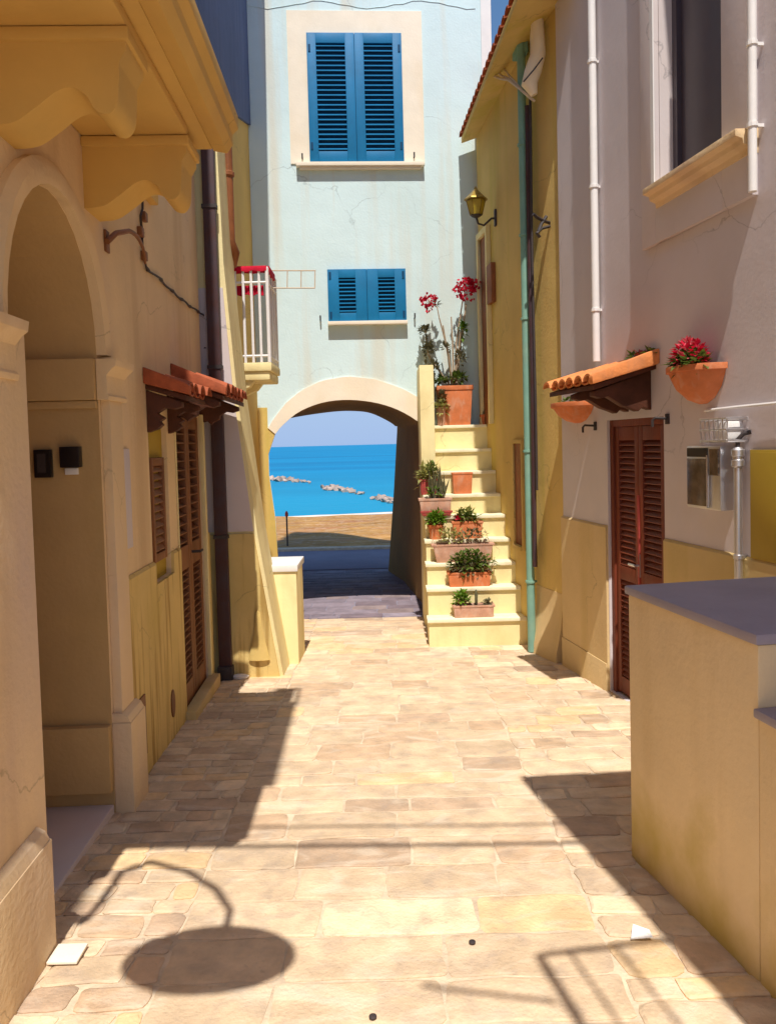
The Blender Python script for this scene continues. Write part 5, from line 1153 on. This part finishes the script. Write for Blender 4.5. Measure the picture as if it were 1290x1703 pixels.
# unseen bars added by its edge to cast the railing shadow
h2_ = 3.9
t = thing('shadow_bars', cast(gp(895, 1590), h2_)[:], 'unseen metal bars above the picture, added to cast the railing shadow', 'shadow bars')
P_ = lambda px, py: tuple(cast(gp(px, py), h2_))
def ext(a, b, f): a, b = Vector(a), Vector(b); return tuple(a + (b - a) * f)
c_ = P_(895, 1590); d_ = P_(1075, 1568); e_ = P_(965, 1703)
for p, q_, r_ in ((c_, ext(c_, d_, 1.6), .016), (c_, ext(c_, e_, 2.6), .018), (P_(702, 1640), P_(925, 1668), .011), (ext(c_, d_, .28), tuple(Vector(ext(c_, d_, .28)) + (Vector(e_) - Vector(c_)) * 2.4), .008), (ext(c_, d_, .7), tuple(Vector(ext(c_, d_, .7)) + (Vector(e_) - Vector(c_)) * 2.4), .008)):
    mb = MB(); mb.tube([p, q_], r_, 6); mb.build('bar', M['iron'], t, smooth=True)
# unseen slab and rails added high on the left house for their shadow
hB = 5.6
q_ = [cast(gp(*p), hB) for p in ((410, 1310), (457, 1310), (492, 1172), (445, 1172))]
t = thing('upper_shade_slab', q_[0][:], 'narrow unseen slab added high on the left house to shade the lane', 'balcony')
wx_ = FL.T(q_[0].y, 0, 0)[0]
mb = MB(); mb.hexa([(wx_, q_[0].y, hB), tuple(q_[1]), tuple(q_[2]), (wx_, q_[2].y, hB)], [(wx_, q_[0].y, hB + .12), (q_[1].x, q_[1].y, hB + .12), (q_[2].x, q_[2].y, hB + .12), (wx_, q_[2].y, hB + .12)]); mb.build('slab', M['beige'], t, bevel=.006)
c_ = [cast(gp(*p), hB + .05) for p in ((492, 1172), (497, 1146), (462, 1148), (457, 1172))]
for a, b in zip(c_, c_[1:]): rod('rail', tuple(a), tuple(b), .016, 'iron', t)

# ------------------------------------------------------------------ litter and small marks
p = on_ground(1066, 1562); mb = MB()
for k in range(3):
    v = Vector((rnd.uniform(-.02, .02), rnd.uniform(-.01, .01), 0)); z = gz(p.y) + .014
    mb.hexa([(p.x - .03 + v.x, p.y - .02, z), (p.x + .03, p.y - .03 + v.y, z + .01), (p.x + .035, p.y + .02, z + .004), (p.x - .02, p.y + .03, z + .02)], [(p.x - .03 + v.x, p.y - .02, z + .003), (p.x + .03, p.y - .03 + v.y, z + .013), (p.x + .035, p.y + .02, z + .007), (p.x - .02, p.y + .03, z + .023)])
    break
tag(mb.build('litter', M['paper']), 'crumpled white scrap of paper on the paving in the right foreground', 'litter')
p = on_ground(400, 1130); mb = MB(tl if False else WORLD); z = gz(p.y) + .012
mb.lathe(p.x, p.y, [(.0, z), (.06, z), (.075, z + .018), (.05, z + .03), (.0, z + .034)], 9, 1, .6); tag(mb.build('litter', M['paper'], smooth=True), 'small white crumpled litter at the foot of the buttress', 'litter')
for px, py, lab in ((785, 1572, 'small round iron stud set in the paving near the centre foreground'), (620, 1697, 'small round iron stud set in the paving at the bottom edge')):
    p = on_ground(px, py); mb = MB(); z = gz(p.y) + .010
    mb.lathe(p.x, p.y, [(.0, z), (.012, z), (.012, z + .004), (.008, z + .006), (.0, z + .006)], 12); tag(mb.build('paving_stud', M['iron'], smooth=True), lab, 'stud', 'iron studs in the paving')
p = on_ground(112, 1596); mb = MB(); z = gz(p.y) + .016
mb.box(p.x - .05, p.x + .055, p.y - .05, p.y + .05, z, z + .01); tag(mb.build('white_slab', M['cream'], bevel=.003), 'small pale square slab lying in the paving at the lower left', 'slab')
